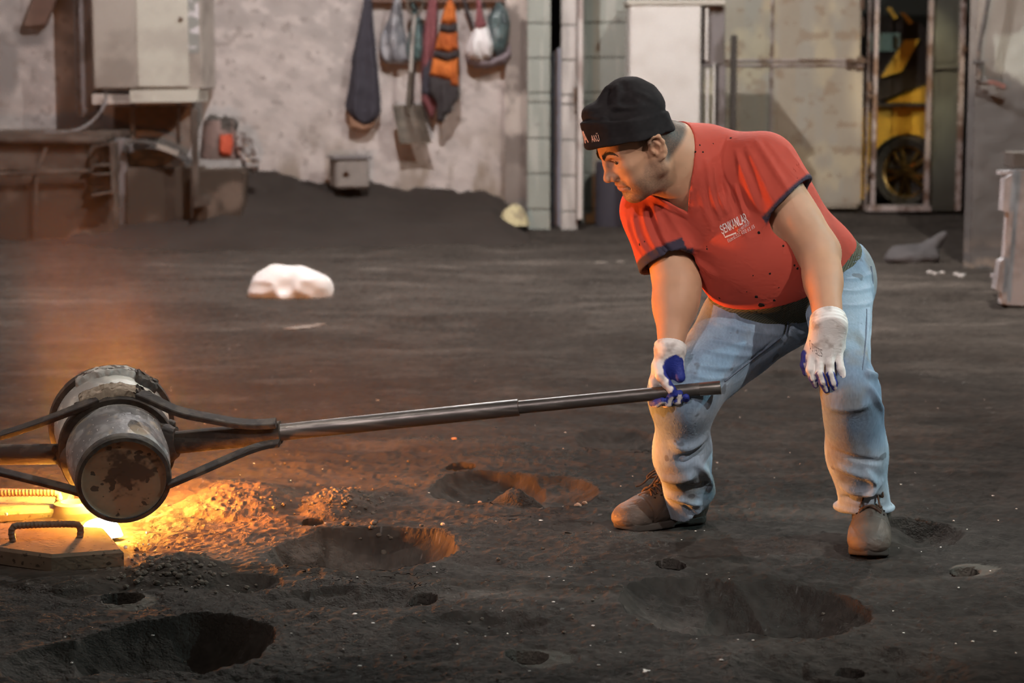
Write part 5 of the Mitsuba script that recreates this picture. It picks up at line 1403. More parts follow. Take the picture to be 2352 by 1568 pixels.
mat('mat_cap', lambda p, n, uv: mix((0.016, 0.014, 0.0145), (0.025, 0.0215, 0.022), fbm(p.x * 90, p.y * 90, p.z * 90, 2)), 1.0, spec=0.03, sheen=0.12, bump=lambda p, n, uv: fbm(p.x * 700, p.y * 700, p.z * 700, 2), scale=0.0009)
crease(cm, [([(1400, 203), (1393, 225), (1396, 244)], -0.009, 0.010), ([(1424, 230), (1440, 238), (1462, 230)], -0.008, 0.010), ([(1400, 249), (1440, 246), (1482, 240)], 0.006, 0.010), ([(1374, 242), (1384, 216), (1400, 194)], 0.005, 0.009),
            ([(1414, 192), (1419, 220), (1411, 240)], 0.006, 0.009), ([(1432, 190), (1438, 212)], -0.005, 0.008), ([(1450, 214), (1480, 220), (1502, 236)], 0.005, 0.010), ([(1350, 262), (1400, 258), (1450, 256)], -0.004, 0.007)], cap_sd, 4.9, 5.9)
cap = add('cap', cm, 'mat_cap', PERSON, 'black knit cap with a folded brim', smooth=True)
mat('mat_stitch', (0.62, 0.40, 0.33), 0.8)
def facing(px0, py0, px1, py1, y):
    """Origin, reading direction and height direction of lettering whose baseline is seen between two pixels."""
    a, b = PM(px0, py0, y), PM(px1, py1, y)
    return a, b - a
def seek_frame(fn, px0, py0, px1, py1, y0, y1):
    a, b = seek(fn, px0, py0, y0, y1, 600), seek(fn, px1, py1, y0, y1, 600)
    return a, b
for word, (x0, y0_, x1, y1_), h_, bold in (('AKÜ', (1360, 325, 1378, 323), 14, False), ('A', (1345, 327, 1352, 325), 23, True), ('Y', (1343, 327, 1345, 326), 23, True)):
    a, b = seek_frame(cap_sd, x0 if word != 'Y' else 1345, y0_, x1 if word != 'Y' else 1352, y1_, 4.9, 6.0)
    tm = meshkit.text_mesh(word, h_ * PX(5.3), 0.0012, bold)
    tm.apply_scale([np.linalg.norm(b - a) / max(tm.bounds[1][0], 1e-6) if word == 'AKÜ' else 0.75, 1, 1])
    if word == 'Y':
        a = a - nrm(b - a) * 0.013
    try:
        add('lettering', on_surface(tm, a, b - a, HU * 0.9 + HF * 0.25, cap_sd, 0.0006, 0.06, 0.004), 'mat_stitch', cap, 'pale embroidered letters ' + word)
    except Exception as ex:
        print('lettering', word, ex)

# ---- T-shirt
RCUT, LCUT = 0.66, 0.41
NR_, NL_ = nrm(ELR - SHR + np.array([0.02, 0, 0.0])), nrm((ELL - SHL) + np.array([0.03, 0, 0.05]))
def sleeve_sd(p):
    r0, r1 = SHR - (ELR - SHR) * 0.05, SHR + (ELR - SHR) * RCUT
    l0, l1 = SHL, SHL + (ELL - SHL) * LCUT
    dr_ = smax(cone(p, r0, SHR + (ELR - SHR) * 0.75, 0.084, 0.088), (p - r1.astype(np.float32)) @ nrm(ELR - SHR + np.array([0.02, 0, 0.0])).astype(np.float32), 0)
    nl = nrm((ELL - SHL) + np.array([0.03, 0, 0.05]))
    dl = smax(cone(p, l0, SHL + (ELL - SHL) * 0.75, 0.092, 0.092), (p - l1.astype(np.float32)) @ nl.astype(np.float32), 0)
    return dr_, dl

def plane(a, b, c, toward):
    n = nrm(np.cross(b - a, c - a))
    return a, n * np.sign(n.dot(toward - a))
HEM, HEMN = plane(PM(1946, 514, 5.76), PM(1770, 740, 5.50), PM(1614, 672, 5.68), PM(1990, 760, 5.75))
def shirt_outer(p):
    d = smin(torso_sd(p) - 0.006, neck_sd(p) - 0.004, 0.05)
    a, b = sleeve_sd(p)
    return smin(d, np.minimum(a, b), 0.045)

VA, VP, VB = [seek(shirt_outer, a, b, 5.1, 6.15, 500) for a, b in ((1500, 450), (1579, 490), (1586, 425))]
NAX = nrm(fromhead((-0.02, 0, -0.03)) - NECK)
COL = PM(1574, 352, 5.44)
def neck_open(p):
    """Inside the neck opening (negative): round the neck and the V in front."""
    l, f, s = [(p @ k.astype(np.float32)) for k in (TL, TF, TS)]
    q = p - NECK.astype(np.float32)
    ax = NAX.astype(np.float32)
    t = q @ ax
    off = np.sqrt(np.maximum((q * q).sum(1) - t * t, 1e-9))
    ring = np.maximum(float((COL - NECK) @ NAX) - t, off - 0.100)
    tri = [(float(k @ TL), float(k @ TS)) for k in (VA, VP, VB)]
    def half(a, b, inside):
        n = np.array([-(b[1] - a[1]), b[0] - a[0]])
        n = n / np.linalg.norm(n)
        if (inside[0] - a[0]) * n[0] + (inside[1] - a[1]) * n[1] > 0:
            n = -n
        return (l - a[0]) * n[0] + (s - a[1]) * n[1]
    w = np.maximum(half(tri[0], tri[1], tri[2]), half(tri[1], tri[2], tri[0]))
    w = np.maximum(np.maximum(w, half(tri[0], tri[2], tri[1]) - 0.04), float(NECK @ TF) - 0.02 - f)
    return smin(ring, w, 0.012)

def shirt_sd(p):
    d = shirt_outer(p)
    d = d + 0.004 * (meshkit.fbm(p * 9, 2, 3).astype(np.float32) - 0.5)
    sh = np.maximum(d, -(d + 0.008))
    sh = np.maximum(sh, (p - HEM.astype(np.float32)) @ HEMN.astype(np.float32))
    # the sleeves are open at their cuffs
    bore = np.minimum(cone(p, SHR + (ELR - SHR) * 0.35, SHR + (ELR - SHR) * 0.72, 0.079, 0.080), cone(p, SHL + (ELL - SHL) * 0.15, SHL + (ELL - SHL) * 0.55, 0.084, 0.084))
    sh = smax(sh, -bore, 0.001)
    return smax(sh, -neck_open(p), 0.002)

lo_ = np.minimum.reduce([SHR, PEL, HEM]) + [-0.16, -0.26, -0.20]
hi_ = np.maximum.reduce([SHL, PEL, NECK]) + [0.26, 0.26, 0.16]
sm = surface(shirt_sd, lo_, hi_, 0.0044)
FOLDS = [([(1672, 310), (1655, 360), (1664, 410), (1690, 455), (1702, 482)], -0.0035, 0.005), ([(1640, 372), (1648, 430), (1672, 495)], 0.006, 0.009), ([(1622, 360), (1632, 430), (1658, 505)], 0.005, 0.009),
         ([(1690, 420), (1702, 468), (1716, 505)], 0.006, 0.008), ([(1605, 380), (1612, 450), (1640, 530)], 0.003, 0.010), ([(1662, 440), (1680, 490), (1712, 540)], 0.006, 0.009), ([(1656, 400), (1664, 450), (1690, 510)], -0.005, 0.007),
         ([(1500, 462), (1515, 515), (1540, 575)], 0.005, 0.009), ([(1478, 475), (1492, 535), (1520, 585)], 0.006, 0.009), ([(1455, 485), (1468, 545), (1492, 588)], 0.005, 0.009), ([(1530, 470), (1562, 540), (1612, 610)], 0.004, 0.012),
         ([(1489, 470), (1503, 530), (1530, 580)], -0.004, 0.007), ([(1440, 500), (1455, 550), (1478, 590)], 0.004, 0.008), ([(1560, 560), (1600, 600), (1650, 640)], 0.004, 0.014), ([(1520, 560), (1550, 590), (1575, 600)], -0.006, 0.008),
         ([(1712, 330), (1748, 400), (1778, 470)], 0.004, 0.010), ([(1735, 320), (1780, 390), (1812, 440)], 0.0045, 0.010), ([(1690, 340), (1718, 420), (1746, 490)], 0.005, 0.009), ([(1705, 345), (1735, 420), (1762, 480)], -0.003, 0.008),
         ([(1760, 325), (1800, 375), (1828, 410)], 0.003, 0.010), ([(1800, 330), (1850, 400), (1900, 470)], 0.003, 0.012), ([(1590, 400), (1580, 440), (1570, 500)], 0.002, 0.010),
         ([(1587, 400), (1588, 450), (1580, 505)], -0.0022, 0.004), ([(1508, 470), (1545, 490), (1578, 506)], -0.0022, 0.004), ([(1470, 596), (1520, 604), (1562, 594)], -0.002, 0.004)]
crease(sm, [(l_, a_ * (1.5 if abs(a_) > 0.0036 else 1), w_) for l_, a_, w_ in FOLDS], shirt_outer, 5.1, 6.15)
vv = np.array(sm.vertices)
red = np.array([0.40, 0.060, 0.040]) * (0.86 + 0.28 * meshkit.fbm(vv * 6, 3, 5))[:, None]
# navy cuffs on both sleeves, a few burnt holes
r1, l1 = SHR + (ELR - SHR) * RCUT, SHL + (ELL - SHL) * LCUT
dr1, dl1 = (vv - r1) @ NR_, (vv - l1) @ NL_
rr1, rl1 = np.linalg.norm(np.cross(vv - SHR, nrm(ELR - SHR)), axis=1), np.linalg.norm(np.cross(vv - SHL, nrm(ELL - SHL)), axis=1)
ramp = lambda x, w=0.005: np.clip(x / w, 0, 1)
navy = np.maximum(ramp(dr1 + 0.030) * (dr1 < 0.02) * (rr1 < 0.096), ramp(dl1 + 0.014) * (dl1 < 0.02) * (rl1 < 0.099))[:, None] * ramp(torso_sd(vv.astype(np.float32)) - 0.014, 0.008)[:, None]
red = red * (1 - navy) + np.array([0.038, 0.032, 0.050]) * navy
BURNS = [(1474, 560, 2.6), (1481, 556, 1.6), (1624, 573, 1.8), (1622, 566, 1.0), (1744, 533, 3.0), (1800, 566, 2.2), (1767, 628, 2.2), (1824, 609, 2), (1830, 618, 2.4), (1736, 682, 3.2), (1778, 690, 3.0), (1748, 701, 5.5), (1730, 634, 1.2), (1716, 669, 1.2), (1654, 684, 2.0), (1680, 316, 2.4), (1592, 344, 2.2), (1608, 333, 1.8), (1615, 348, 1.8), (1640, 330, 1.2), (1790, 662, 1.2)]
bh = []
for a, b, r_ in BURNS:
    q_ = seek(shirt_outer, a, b, 5.1, 6.2, 500)
    if q_ is not None:
        rr_ = r_ * 1.2 * PX(5.45)
        d_ = np.linalg.norm(vv - q_, axis=1)
        bh.append((q_, rr_))
shirt = add('t_shirt', sm, 'mat_shirt', PERSON, 'red V neck T-shirt with navy cuffs, scorched by sparks', smooth=True, color=red)
mat('mat_shirt', 'vertex', 0.85, spec=0.2, sheen=0.25, bump=lambda p, n, uv: fbm(p.x * 160, p.y * 160, p.z * 160, 2), scale=0.0010)
mat('mat_burn', (0.016, 0.011, 0.010), 0.95, spec=0.1)
tree_ = cKDTree(vv)
sn = vnormals(sm)
for q_, rr_ in bh:
    _, near = tree_.query(q_)
    n_ = sn[near]
    m_ = blob((0, 0, 0), (rr_, rr_, rr_), int(rr_ * 1e6) % 97, 0.5, 2)
    R_ = np.stack([nrm(np.cross(n_, [0.3, 0.2, 1])), nrm(np.cross(n_, np.cross(n_, [0.3, 0.2, 1]))), n_])
    m_.vertices = (np.array(m_.vertices) * [1, 1, 0.22]) @ R_ + vv[near]
    add('burn_mark', m_, 'mat_burn', shirt, smooth=True)

# print on the chest
mat('mat_print', (0.62, 0.50, 0.47), 0.7, spec=0.3)
tree_v = cKDTree(vv)
def chest_sd(p):
    """The creased shirt near a point, as a height over its nearest vertex."""
    d, i = tree_v.query(p)
    return ((p - vv[i]) * sn[i]).sum(1).astype(np.float32)
def chest(word, x0, y0_, x1, y1_, hpx, upx, bold=False, tall=None):
    a, b = seek(chest_sd, x0, y0_, 5.2, 6.0, 400), seek(chest_sd, x1, y1_, 5.2, 6.0, 400)
    u = seek(chest_sd, x0 + upx[0], y0_ + upx[1], 5.2, 6.0, 400)
    tm = meshkit.text_mesh(word, 1.0, 0.0006, bold) if word else box(0, 1, 0, 1, 0, 0.0006)
    tm.apply_translation([-tm.bounds[0][0], -tm.bounds[0][1] * (0 if word else 1), 0])
    W, H = np.linalg.norm(b - a), np.linalg.norm(u - a)
    v_ = np.array(tm.vertices)
    v_[:, 0] *= W / v_[:, 0].max()
    v_[:, 1] *= H
    # lean the letters as the cloth does: the up direction need not be square to the line
    lean = (u - a).dot(nrm(b - a)) / H
    v_[:, 0] += v_[:, 1] * lean
    v_[:, 1] *= math.sqrt(max(1 - lean * lean, 0.05))
    tm.vertices = v_
    add('print', on_surface(tm, a, b - a, u - a, chest_sd, 0.0008, 0.05, 0.004), 'mat_print', shirt, 'white printed ' + ('line' if not word else 'lettering ' + word))
chest('ŞENKANLAR', 1659, 538, 1719, 508, 18, (-7, -19), True)
chest('', 1665.5, 546.5, 1692, 536, 3, (-1.3, -3.2))
chest('VİNÇ VE FORKLİFT', 1695, 534, 1724, 514, 6, (-2.5, -6))
chest('Gsm:0.532 402 61 65', 1673, 557, 1735, 523, 7, (-3, -7.5))

# ---- jeans
def foot_cut(p, a, n):
    return (p - np.asarray(a, np.float32)) @ nrm(n).astype(np.float32)
def jeans_outer(p):
    d = ell(p, PM(1872, 645, 5.73), (0.155, 0.128, 0.14), TR)
    d = smin(d, ell(p, PM(1895, 660, 5.78), (0.140, 0.110, 0.125), TR), 0.06)
    r = cone(p, HIR + (KNR - HIR) * 0.02, KNR, 0.108, 0.080)
    r = smin(r, cone(p, PM(1700, 735, 5.72), KNR, 0.098, 0.078), 0.04)
    r = smin(r, cone(p, PM(1694, 722, 5.70), PM(1800, 690, 5.74), 0.086, 0.10), 0.05)
    r = smin(r, cone(p, KNR, PM(1567, 1045, 5.71), 0.079, 0.074), 0.05)
    r = smin(r, cone(p, PM(1567, 1035, 5.70), ANR + (ANR - KNR) * 0.06, 0.072, 0.066), 0.04)
    r = smin(r, ell(p, PM(1600, 1130, 5.82), (0.045, 0.07, 0.085)), 0.04)
    l = cone(p, HIL - [0.022, 0, 0], PM(1938, 848, 5.445), 0.100, 0.068)
    l = smin(l, cone(p, PM(1952, 900, 5.44), PM(1967, 1040, 5.54), 0.080, 0.074), 0.03)
    l = smin(l, cone(p, PM(1969, 1040, 5.54), PM(1990, 1172, 5.62), 0.074, 0.068), 0.05)
    l = smin(l, ell(p, PM(1986, 1163, 5.62), (0.085, 0.085, 0.021)), 0.012)
    return smin(smin(d, r, 0.05), smin(d, l, 0.05), 0.012)
WAIST, WN = plane(PM(1982, 540, 5.80), seek(torso_sd, 1928, 601, 5.2, 6.2, 400), seek(torso_sd, 1765, 682, 5.2, 6.2, 400), NECK)
WAIST2, WN2 = plane(PM(1982, 540, 5.80), seek(torso_sd, 1928, 601, 5.2, 6.2, 400), PM(1605, 630, 5.70), NECK)
HEM_R, HEM_RN = PM(1592, 1168, 5.80), np.array([0.62, 0.1, -0.75])
HEM_L, HEM_LN = PM(1995, 1180, 5.55), np.array([0.02, -0.1, -1.0])
def jeans_sd(p):
    d = jeans_outer(p)
    d = d + 0.012 * (meshkit.fbm(p * np.array([8, 8, 6]), 3, 17).astype(np.float32) - 0.5)
    sh = np.maximum(d, -(d + 0.011))
    sh = np.maximum(sh, np.minimum(foot_cut(p, WAIST, WN), foot_cut(p, WAIST2, WN2)))
    cr_ = np.where(p[:, 0] < float(PM(1760, 1100, 5.7)[0]), foot_cut(p, HEM_R, HEM_RN) * (p[:, 2] < 0.4), foot_cut(p, HEM_L, HEM_LN))
    return np.maximum(sh, np.where(p[:, 2] < 0.4, cr_, -9))
jlo = np.array([KNR[0] - 0.14, 5.22, 0.03])
jhi = np.array([ANL[0] + 0.16, 6.15, PEL[2] + 0.26])
jm = surface(jeans_sd, jlo, jhi, 0.0048)
JF = [([(1660, 700), (1740, 715), (1800, 740)], 0.004, 0.008), ([(1640, 740), (1720, 760), (1800, 770)], 0.004, 0.008), ([(1620, 775), (1690, 790), (1760, 800)], 0.004, 0.007), ([(1600, 800), (1680, 815), (1740, 815)], 0.004, 0.007),
      ([(1590, 835), (1650, 845), (1700, 840)], 0.004, 0.007), ([(1580, 860), (1640, 870), (1680, 865)], 0.004, 0.006), ([(1800, 720), (1810, 750), (1800, 775)], -0.006, 0.006), ([(1680, 700), (1690, 720), (1670, 760)], 0.003, 0.008),
      ([(1505, 1080), (1540, 1100), (1600, 1085)], 0.010, 0.016), ([(1520, 1130), (1560, 1145), (1610, 1160)], 0.008, 0.010), ([(1550, 1060), (1600, 1040), (1630, 1010)], -0.010, 0.016), ([(1540, 1010), (1580, 1030), (1625, 990)], 0.008, 0.018),
      ([(1560, 1110), (1600, 1120), (1625, 1100)], -0.009, 0.012), ([(1570, 1160), (1590, 1180), (1600, 1190)], -0.006, 0.007), ([(1600, 1060), (1622, 1090), (1630, 1130)], 0.010, 0.012),
      ([(1890, 930), (1940, 940), (2000, 925)], 0.004, 0.012), ([(1905, 1030), (1960, 1052), (2030, 1060)], -0.005, 0.008), ([(1915, 1070), (1970, 1090), (2030, 1110)], 0.006, 0.012), ([(1925, 1110), (1990, 1130), (2030, 1100)], 0.010, 0.014),
      ([(1930, 1140), (1985, 1150), (2045, 1140)], -0.009, 0.009), ([(1985, 1080), (2005, 1110), (1985, 1140)], 0.009, 0.010), ([(1930, 1165), (1980, 1178), (2050, 1168)], 0.005, 0.007), ([(1985, 860), (2020, 872), (2030, 890)], 0.010, 0.012), ([(1990, 880), (2020, 930), (2035, 1000)], 0.007, 0.010),
      ([(1935, 640), (1970, 640), (2005, 625)], 0.003, 0.006), ([(1930, 665), (1975, 668), (2008, 655)], 0.003, 0.006), ([(1935, 700), (1975, 702), (2005, 690)], 0.003, 0.007), ([(1998, 640), (2004, 700), (1996, 780)], -0.003, 0.004), ([(1996, 700), (1992, 780), (1985, 850)], 0.004, 0.006),
      ([(1850, 770), (1830, 760), (1815, 740)], 0.005, 0.007), ([(1845, 790), (1825, 775), (1808, 755)], 0.004, 0.006), ([(1662, 880), (1720, 830), (1790, 775)], -0.003, 0.004)]
crease(jm, [(l_, a_ * 1.3, w_) for l_, a_, w_ in JF], jeans_outer, 5.1, 6.2)
def denim(p, n, uv):
    f = fbm(p.x * 7, p.y * 7, p.z * 5, 4)
    c = mix((0.265, 0.335, 0.415), (0.160, 0.220, 0.300), smoothstep(0.36, 0.64, f))
    c = mix(c, (0.37, 0.41, 0.46), smoothstep(0.54, 0.72, fbm(p.x * 5 + 3, p.y * 5, p.z * 4, 3)) * 0.7)
    c = mix(c, (0.19, 0.185, 0.175), smoothstep(0.52, 0.72, fbm(p.x * 9 + 1, p.y * 9, p.z * 7, 4)) * 0.75)
    c = c * (0.86 + 0.28 * fbm(p.x * 260, p.y * 260, p.z * 60, 2))
    return mix(c, (0.08, 0.08, 0.085), smoothstep(0.70, 0.78, fbm(p.x * 26, p.y * 26, p.z * 26, 3)) * 0.6)
mat('mat_denim', denim, 0.85, spec=0.2, sheen=0.15, bump=lambda p, n, uv: fbm(p.x * 300, p.y * 300, p.z * 140, 2), scale=0.0010)
jeans = add('jeans', jm, 'mat_denim', PERSON, 'worn dirty blue jeans', smooth=True)
# seams, waistband, belt
def on_jeans(pxs, lift=0.002, n=30):
    pts = [seek(jeans_outer, a, b, 5.1, 6.2, 400) for a, b in spline(np.c_[np.asarray(pxs, float), np.zeros(len(pxs))], n)[:, :2]]
    return np.array([q - ray(0, 0) * 0 - nrm(q - EYE) * lift for q in pts if q is not None])
mat('mat_seam', (0.10, 0.125, 0.17), 0.85)
for pxs in ([(2001, 612), (2005, 660), (2003, 705), (1999, 730)], [(1990, 710), (1988, 780), (1980, 850)], [(1665, 875), (1720, 832), (1792, 776)], [(1790, 700), (1806, 722), (1804, 768)]):
    q_ = on_jeans(pxs)
    if len(q_) > 3:
        add('seam', tube(q_, 0.0022, 6), 'mat_seam', jeans)

# ribbed olive waist warmer between shirt and jeans
def warmer_sd(p):
    d = torso_sd(p) - 0.001
    d = smin(d, jeans_outer(p) + 0.006, 0.03)
    s0 = (p - HEM.astype(np.float32)) @ HEMN.astype(np.float32)
    sh = np.maximum(d, -(d + 0.008))
    return np.maximum(sh, -s0 - 0.03)
wm_c = PM(1930, 570, 5.70)
wm = surface(warmer_sd, wm_c + [-0.42, -0.35, -0.30], wm_c + [0.14, 0.32, 0.16], 0.006)
axw = nrm(NECK - PEL)
def ribbed(p, n, uv):
    t = (p.x * float(axw[0]) + p.y * float(axw[1]) + p.z * float(axw[2])) * 900
    return mix((0.055, 0.057, 0.042), (0.115, 0.115, 0.085), 0.5 + 0.5 * dr.sin(t))
mat('mat_ribbed', ribbed, 0.9, spec=0.1)
add('waist_warmer', wm, 'mat_ribbed', PERSON, 'ribbed dark olive waist warmer', smooth=True)

# ---- shoes, in their own axes: x to the toe, y to his left, z up, heel at 0
def shoe_upper(q):
    m = q.copy()
    d = ell(m, (0.245, 0, 0.036), (0.062, 0.054, 0.040))
    d = smin(d, ell(m, (0.180, 0, 0.044), (0.095, 0.052, 0.046)), 0.03)
    d = smin(d, ell(m, (0.055, 0, 0.050), (0.062, 0.042, 0.060)), 0.03)
    d = smin(d, cone(m, (0.060, 0, 0.075), (0.050, 0, 0.150), 0.044, 0.043), 0.04)
    d = smin(d, cone(m, (0.196, 0, 0.062), (0.090, 0, 0.120), 0.036, 0.036), 0.035)
    d = smax(d, -(m[:, 2] - 0.012), 0.008)
    d = smax(d, m[:, 2] - 0.150, 0.004)
    # cap seam, quarter edge
    seam = np.abs(m[:, 0] - 0.222 + 1.6 * m[:, 1] ** 2 * 4)
    d = d + 0.0022 * np.exp(-(seam / 0.0022) ** 2)
    q2 = np.abs((m[:, 0] - 0.150) - 0.9 * (m[:, 2] - 0.06) * -1 - 0.02)
    return d + 0.0018 * np.exp(-(q2 / 0.0025) ** 2) * (np.abs(m[:, 1]) > 0.02) + 0.002 * (meshkit.fbm(m * 40, 2, 3).astype(np.float32) - 0.5)
def shoe_sole(q):
    w = np.interp(q[:, 0], [0, 0.03, 0.10, 0.20, 0.26, 0.31], [0.030, 0.041, 0.039, 0.053, 0.052, 0.02]).astype(np.float32)
    d = np.abs(q[:, 1]) - w
    d = smax(d, np.abs(q[:, 0] - 0.152) - 0.158, 0.05)
    zt = 0.024 + 0.006 * np.clip((q[:, 0] - 0.24) / 0.06, 0, 1)
    zb = 0.0 + 0.010 * np.clip((q[:, 0] - 0.26) / 0.05, 0, 1) + 0.006 * ((q[:, 0] > 0.085) & (q[:, 0] < 0.125))
    d = smax(d, np.maximum(q[:, 2] - zt, zb - q[:, 2]), 0.006)
    return d
um = surface(shoe_upper, [-0.02, -0.07, 0.0], [0.33, 0.07, 0.17], 0.0032)
so = surface(shoe_sole, [-0.03, -0.075, -0.01], [0.34, 0.075, 0.05], 0.0036)
mat('mat_leather', 'vertex', 0.62, spec=0.35, bump=lambda p, n, uv: fbm(p.x * 120, p.y * 120, p.z * 120, 4), scale=0.003)
mat('mat_sole', (0.052, 0.044, 0.038), 0.8, spec=0.25)
mat('mat_lace', (0.060, 0.034, 0.022), 0.85)
uv_ = np.array(um.vertices)
lc = np.array([0.066, 0.052, 0.043]) * (0.75 + 0.5 * meshkit.fbm(uv_ * 22, 4, 3))[:, None]
toe = np.clip((uv_[:, 0] - 0.205) / 0.05, 0, 1)[:, None] * np.clip(meshkit.fbm(uv_ * 30, 3, 8) * 2 - 0.3, 0, 1)[:, None]
lc = lc * (1 - 0.7 * toe) + np.array([0.12, 0.088, 0.07]) * 0.7 * toe
lacepts = []
def on_shoe(x, y):
    z = np.linspace(0.16, 0.02, 200)
    q = np.c_[np.full(200, x), np.full(200, y), z].astype(np.float32)
    s = shoe_upper(q)
    k = np.argmax(s < 0)
    return np.array([x, y, z[k] + 0.001])
laces = []
for i_, x in enumerate((0.196, 0.178, 0.160, 0.142)):
    a_, b_, m_ = on_shoe(x, 0.028), on_shoe(x - 0.012, -0.028), on_shoe(x - 0.006, 0)
    laces.append(tube(spline([a_, m_ + [0, 0, 0.004], b_], 14), 0.0033, 7))
    a_, b_ = on_shoe(x - 0.012, 0.028), on_shoe(x, -0.028)
    laces.append(tube(spline([a_, m_ + [0.002, 0, 0.007], b_], 14), 0.0033, 7))
kn = on_shoe(0.134, 0) + [0, 0, 0.010]
for s_ in (1, -1):
    laces.append(tube(spline([kn, kn + [0.02, 0.020 * s_, 0.014], kn + [0.045, 0.030 * s_, -0.010], kn + [0.03, 0.018 * s_, -0.006], kn], 30), 0.0029, 7))
    laces.append(tube(spline([kn, kn + [0.03, 0.012 * s_, 0.006], kn + [0.062, 0.022 * s_, -0.022], kn + [0.085, 0.026 * s_, -0.030]], 24), 0.0029, 7))
lace = cat(laces)
def shoe_place(heel, toe_, scale, z=0.004):
    x = np.array([*(toe_ - heel)[:2], 0.0])
    x = nrm(x)
    y = np.cross([0, 0, 1], x)
    M = np.eye(4)
    at = np.array([*toe_[:2], 0]) - x * 0.305 * scale
    M[:3, 0], M[:3, 1], M[:3, 2], M[:3, 3] = x * scale, y * scale, np.array([0, 0, 1.0]) * scale, [at[0], at[1], z]
    return M
for (heel, toe_, sc_, who) in ((G(1622, 1198), G(1410, 1222), 0.98, 'pointing at the ladle'), (G(2002, 1225), G(1994, 1288), 1.04, 'pointing at the viewer')):
    M = shoe_place(heel, toe_, sc_)
    tw = T(M.tolist())
    sh_ = add('shoe', um, 'mat_leather', PERSON, 'dusty brown leather work shoe ' + who, smooth=True, color=lc, to_world=tw)
    add('sole', so, 'mat_sole', sh_, smooth=True, to_world=tw)
    add('laces', lace, 'mat_lace', sh_, 'brown laces', smooth=True, to_world=tw)
    for x in (0.190, 0.168, 0.146):
        for s_ in (1, -1):
            add('eyelet', blob(on_shoe(x, s_ * 0.034) - [0, 0, 0.0005], (0.0038, 0.0038, 0.0022), 3, 0.05, 1), 'mat_burn', sh_, smooth=True, to_world=tw)

# ---- gloves
mat('mat_glove', 'vertex', 0.62, spec=0.35, bump=lambda p, n, uv: fbm(p.x * 330, p.y * 330, p.z * 330, 2), scale=0.0012)
WHITE, BLUE = np.array([0.72, 0.665, 0.63]), np.array([0.018, 0.030, 0.215])
def glove_mesh(chains, palm, cuff, step=0.0021, k=0.005):
    """chains: finger joints with radii; palm: capsules; cuff: rings along the wrist."""
    def fn(p):
        d = None
        for a, b, ra, rb in palm:
            e = cone(p, a, b, ra, rb)
            d = e if d is None else smin(d, e, 0.016)
        for pts, rs in chains:
            f = seg2(p, pts, rs, 0.004)
            d = smin(d, f, k)
        c0, c1, cr0, cr1 = cuff
        ax = nrm(c1 - c0)
        q = p - c0.astype(np.float32)
        t = q @ ax.astype(np.float32)
        L = np.linalg.norm(c1 - c0)
        c = np.sqrt(np.maximum((q * q).sum(1) - t * t, 1e-9)) - (cr0 + (cr1 - cr0) * np.clip(t / L, 0, 1))
        c = c - 0.0015 * np.sin(t * 2 * np.pi / 0.0115) * ((t > -0.004) & (t < L))
        c = smax(c, t - L, 0.012)
        d = smin(d, c, 0.022)
        return np.maximum(d, -t + 0.0)
    allp = np.array([q for pts, _ in chains for q in pts] + [q for a, b, *_ in palm for q in (a, b)] + [cuff[0], cuff[1]])
    return surface(fn, allp.min(0) - 0.05, allp.max(0) + 0.05, step), fn

# his left hand on the thigh: the back of the hand is seen
def LH(px, py, off):
    """A point of the left hand: over the jeans by off, or at the wrist's depth where no cloth lies behind."""
    q = seek(jeans_outer, px, py, 5.1, 6.2, 400)
    y = (q[1] if q is not None else 5.36) - off
    return PM(px, py, y)
yk = seek(jeans_outer, 1905, 872, 5.1, 6.2, 400)[1]
def lh(px, py, off):
    return PM(px, py, yk - off)
u = PX(5.32)
chainsL = [([lh(1863, 822, 0.031), lh(1860, 848, 0.032), lh(1866, 868, 0.024), lh(1873, 885, 0.012)], [10.4 * u, 9.8 * u, 9.0 * u, 7.0 * u]),
           ([lh(1884, 826, 0.037), lh(1882, 856, 0.038), lh(1889, 877, 0.028), lh(1898, 896, 0.014)], [10.6 * u, 10.0 * u, 9.4 * u, 7.4 * u]),
           ([lh(1906, 826, 0.037), lh(1907, 856, 0.038), lh(1914, 879, 0.028), lh(1922, 899, 0.014)], [10.6 * u, 10.0 * u, 9.4 * u, 7.4 * u]),
           ([lh(1926, 818, 0.031), lh(1931, 846, 0.032), lh(1938, 865, 0.025), lh(1942, 884, 0.013)], [10.0 * u, 9.4 * u, 8.8 * u, 7.0 * u]),
           ([lh(1866, 795, 0.028), lh(1852, 815, 0.018), lh(1848, 838, 0.010), lh(1851, 856, 0.004)], [14 * u, 12 * u, 10.5 * u, 8.0 * u])]
ww = WRL + nrm(WRL - ELL) * 0.020
def wq(dx):
    return ww + np.array([dx * u, 0, 0])
palmL = [(wq(-18), lh(1865, 818, 0.030), 0.022, 11.5 * u), (wq(-6), lh(1884, 822, 0.036), 0.024, 12 * u), (wq(6), lh(1905, 822, 0.036), 0.024, 12 * u), (wq(18), lh(1925, 815, 0.030), 0.022, 11.5 * u), (wq(-18), lh(1860, 800, 0.024), 0.021, 13 * u), (wq(18), lh(1931, 796, 0.022), 0.021, 12 * u)]
fw = nrm(WRL - ELL)
glL, fnL = glove_mesh(chainsL, palmL, (WRL - fw * 0.006, WRL + fw * 0.034, 0.0435, 0.042))
def glove_color(m, chains, palmdir, extra=None, thr=-0.12):
    v = np.array(m.vertices)
    n = vnormals(m)
    side = n @ palmdir
    ragged = 0.16 * (meshkit.fbm(v * 160, 2, 3) - 0.5)
    blue = side + ragged > thr
    dirt = np.clip(meshkit.fbm(v * 38, 3, 7) * 3 - 1.55, 0, 0.55)[:, None]
    white = WHITE * (1 - dirt) + np.array([0.22, 0.155, 0.12]) * dirt
    return v, n, blue, white
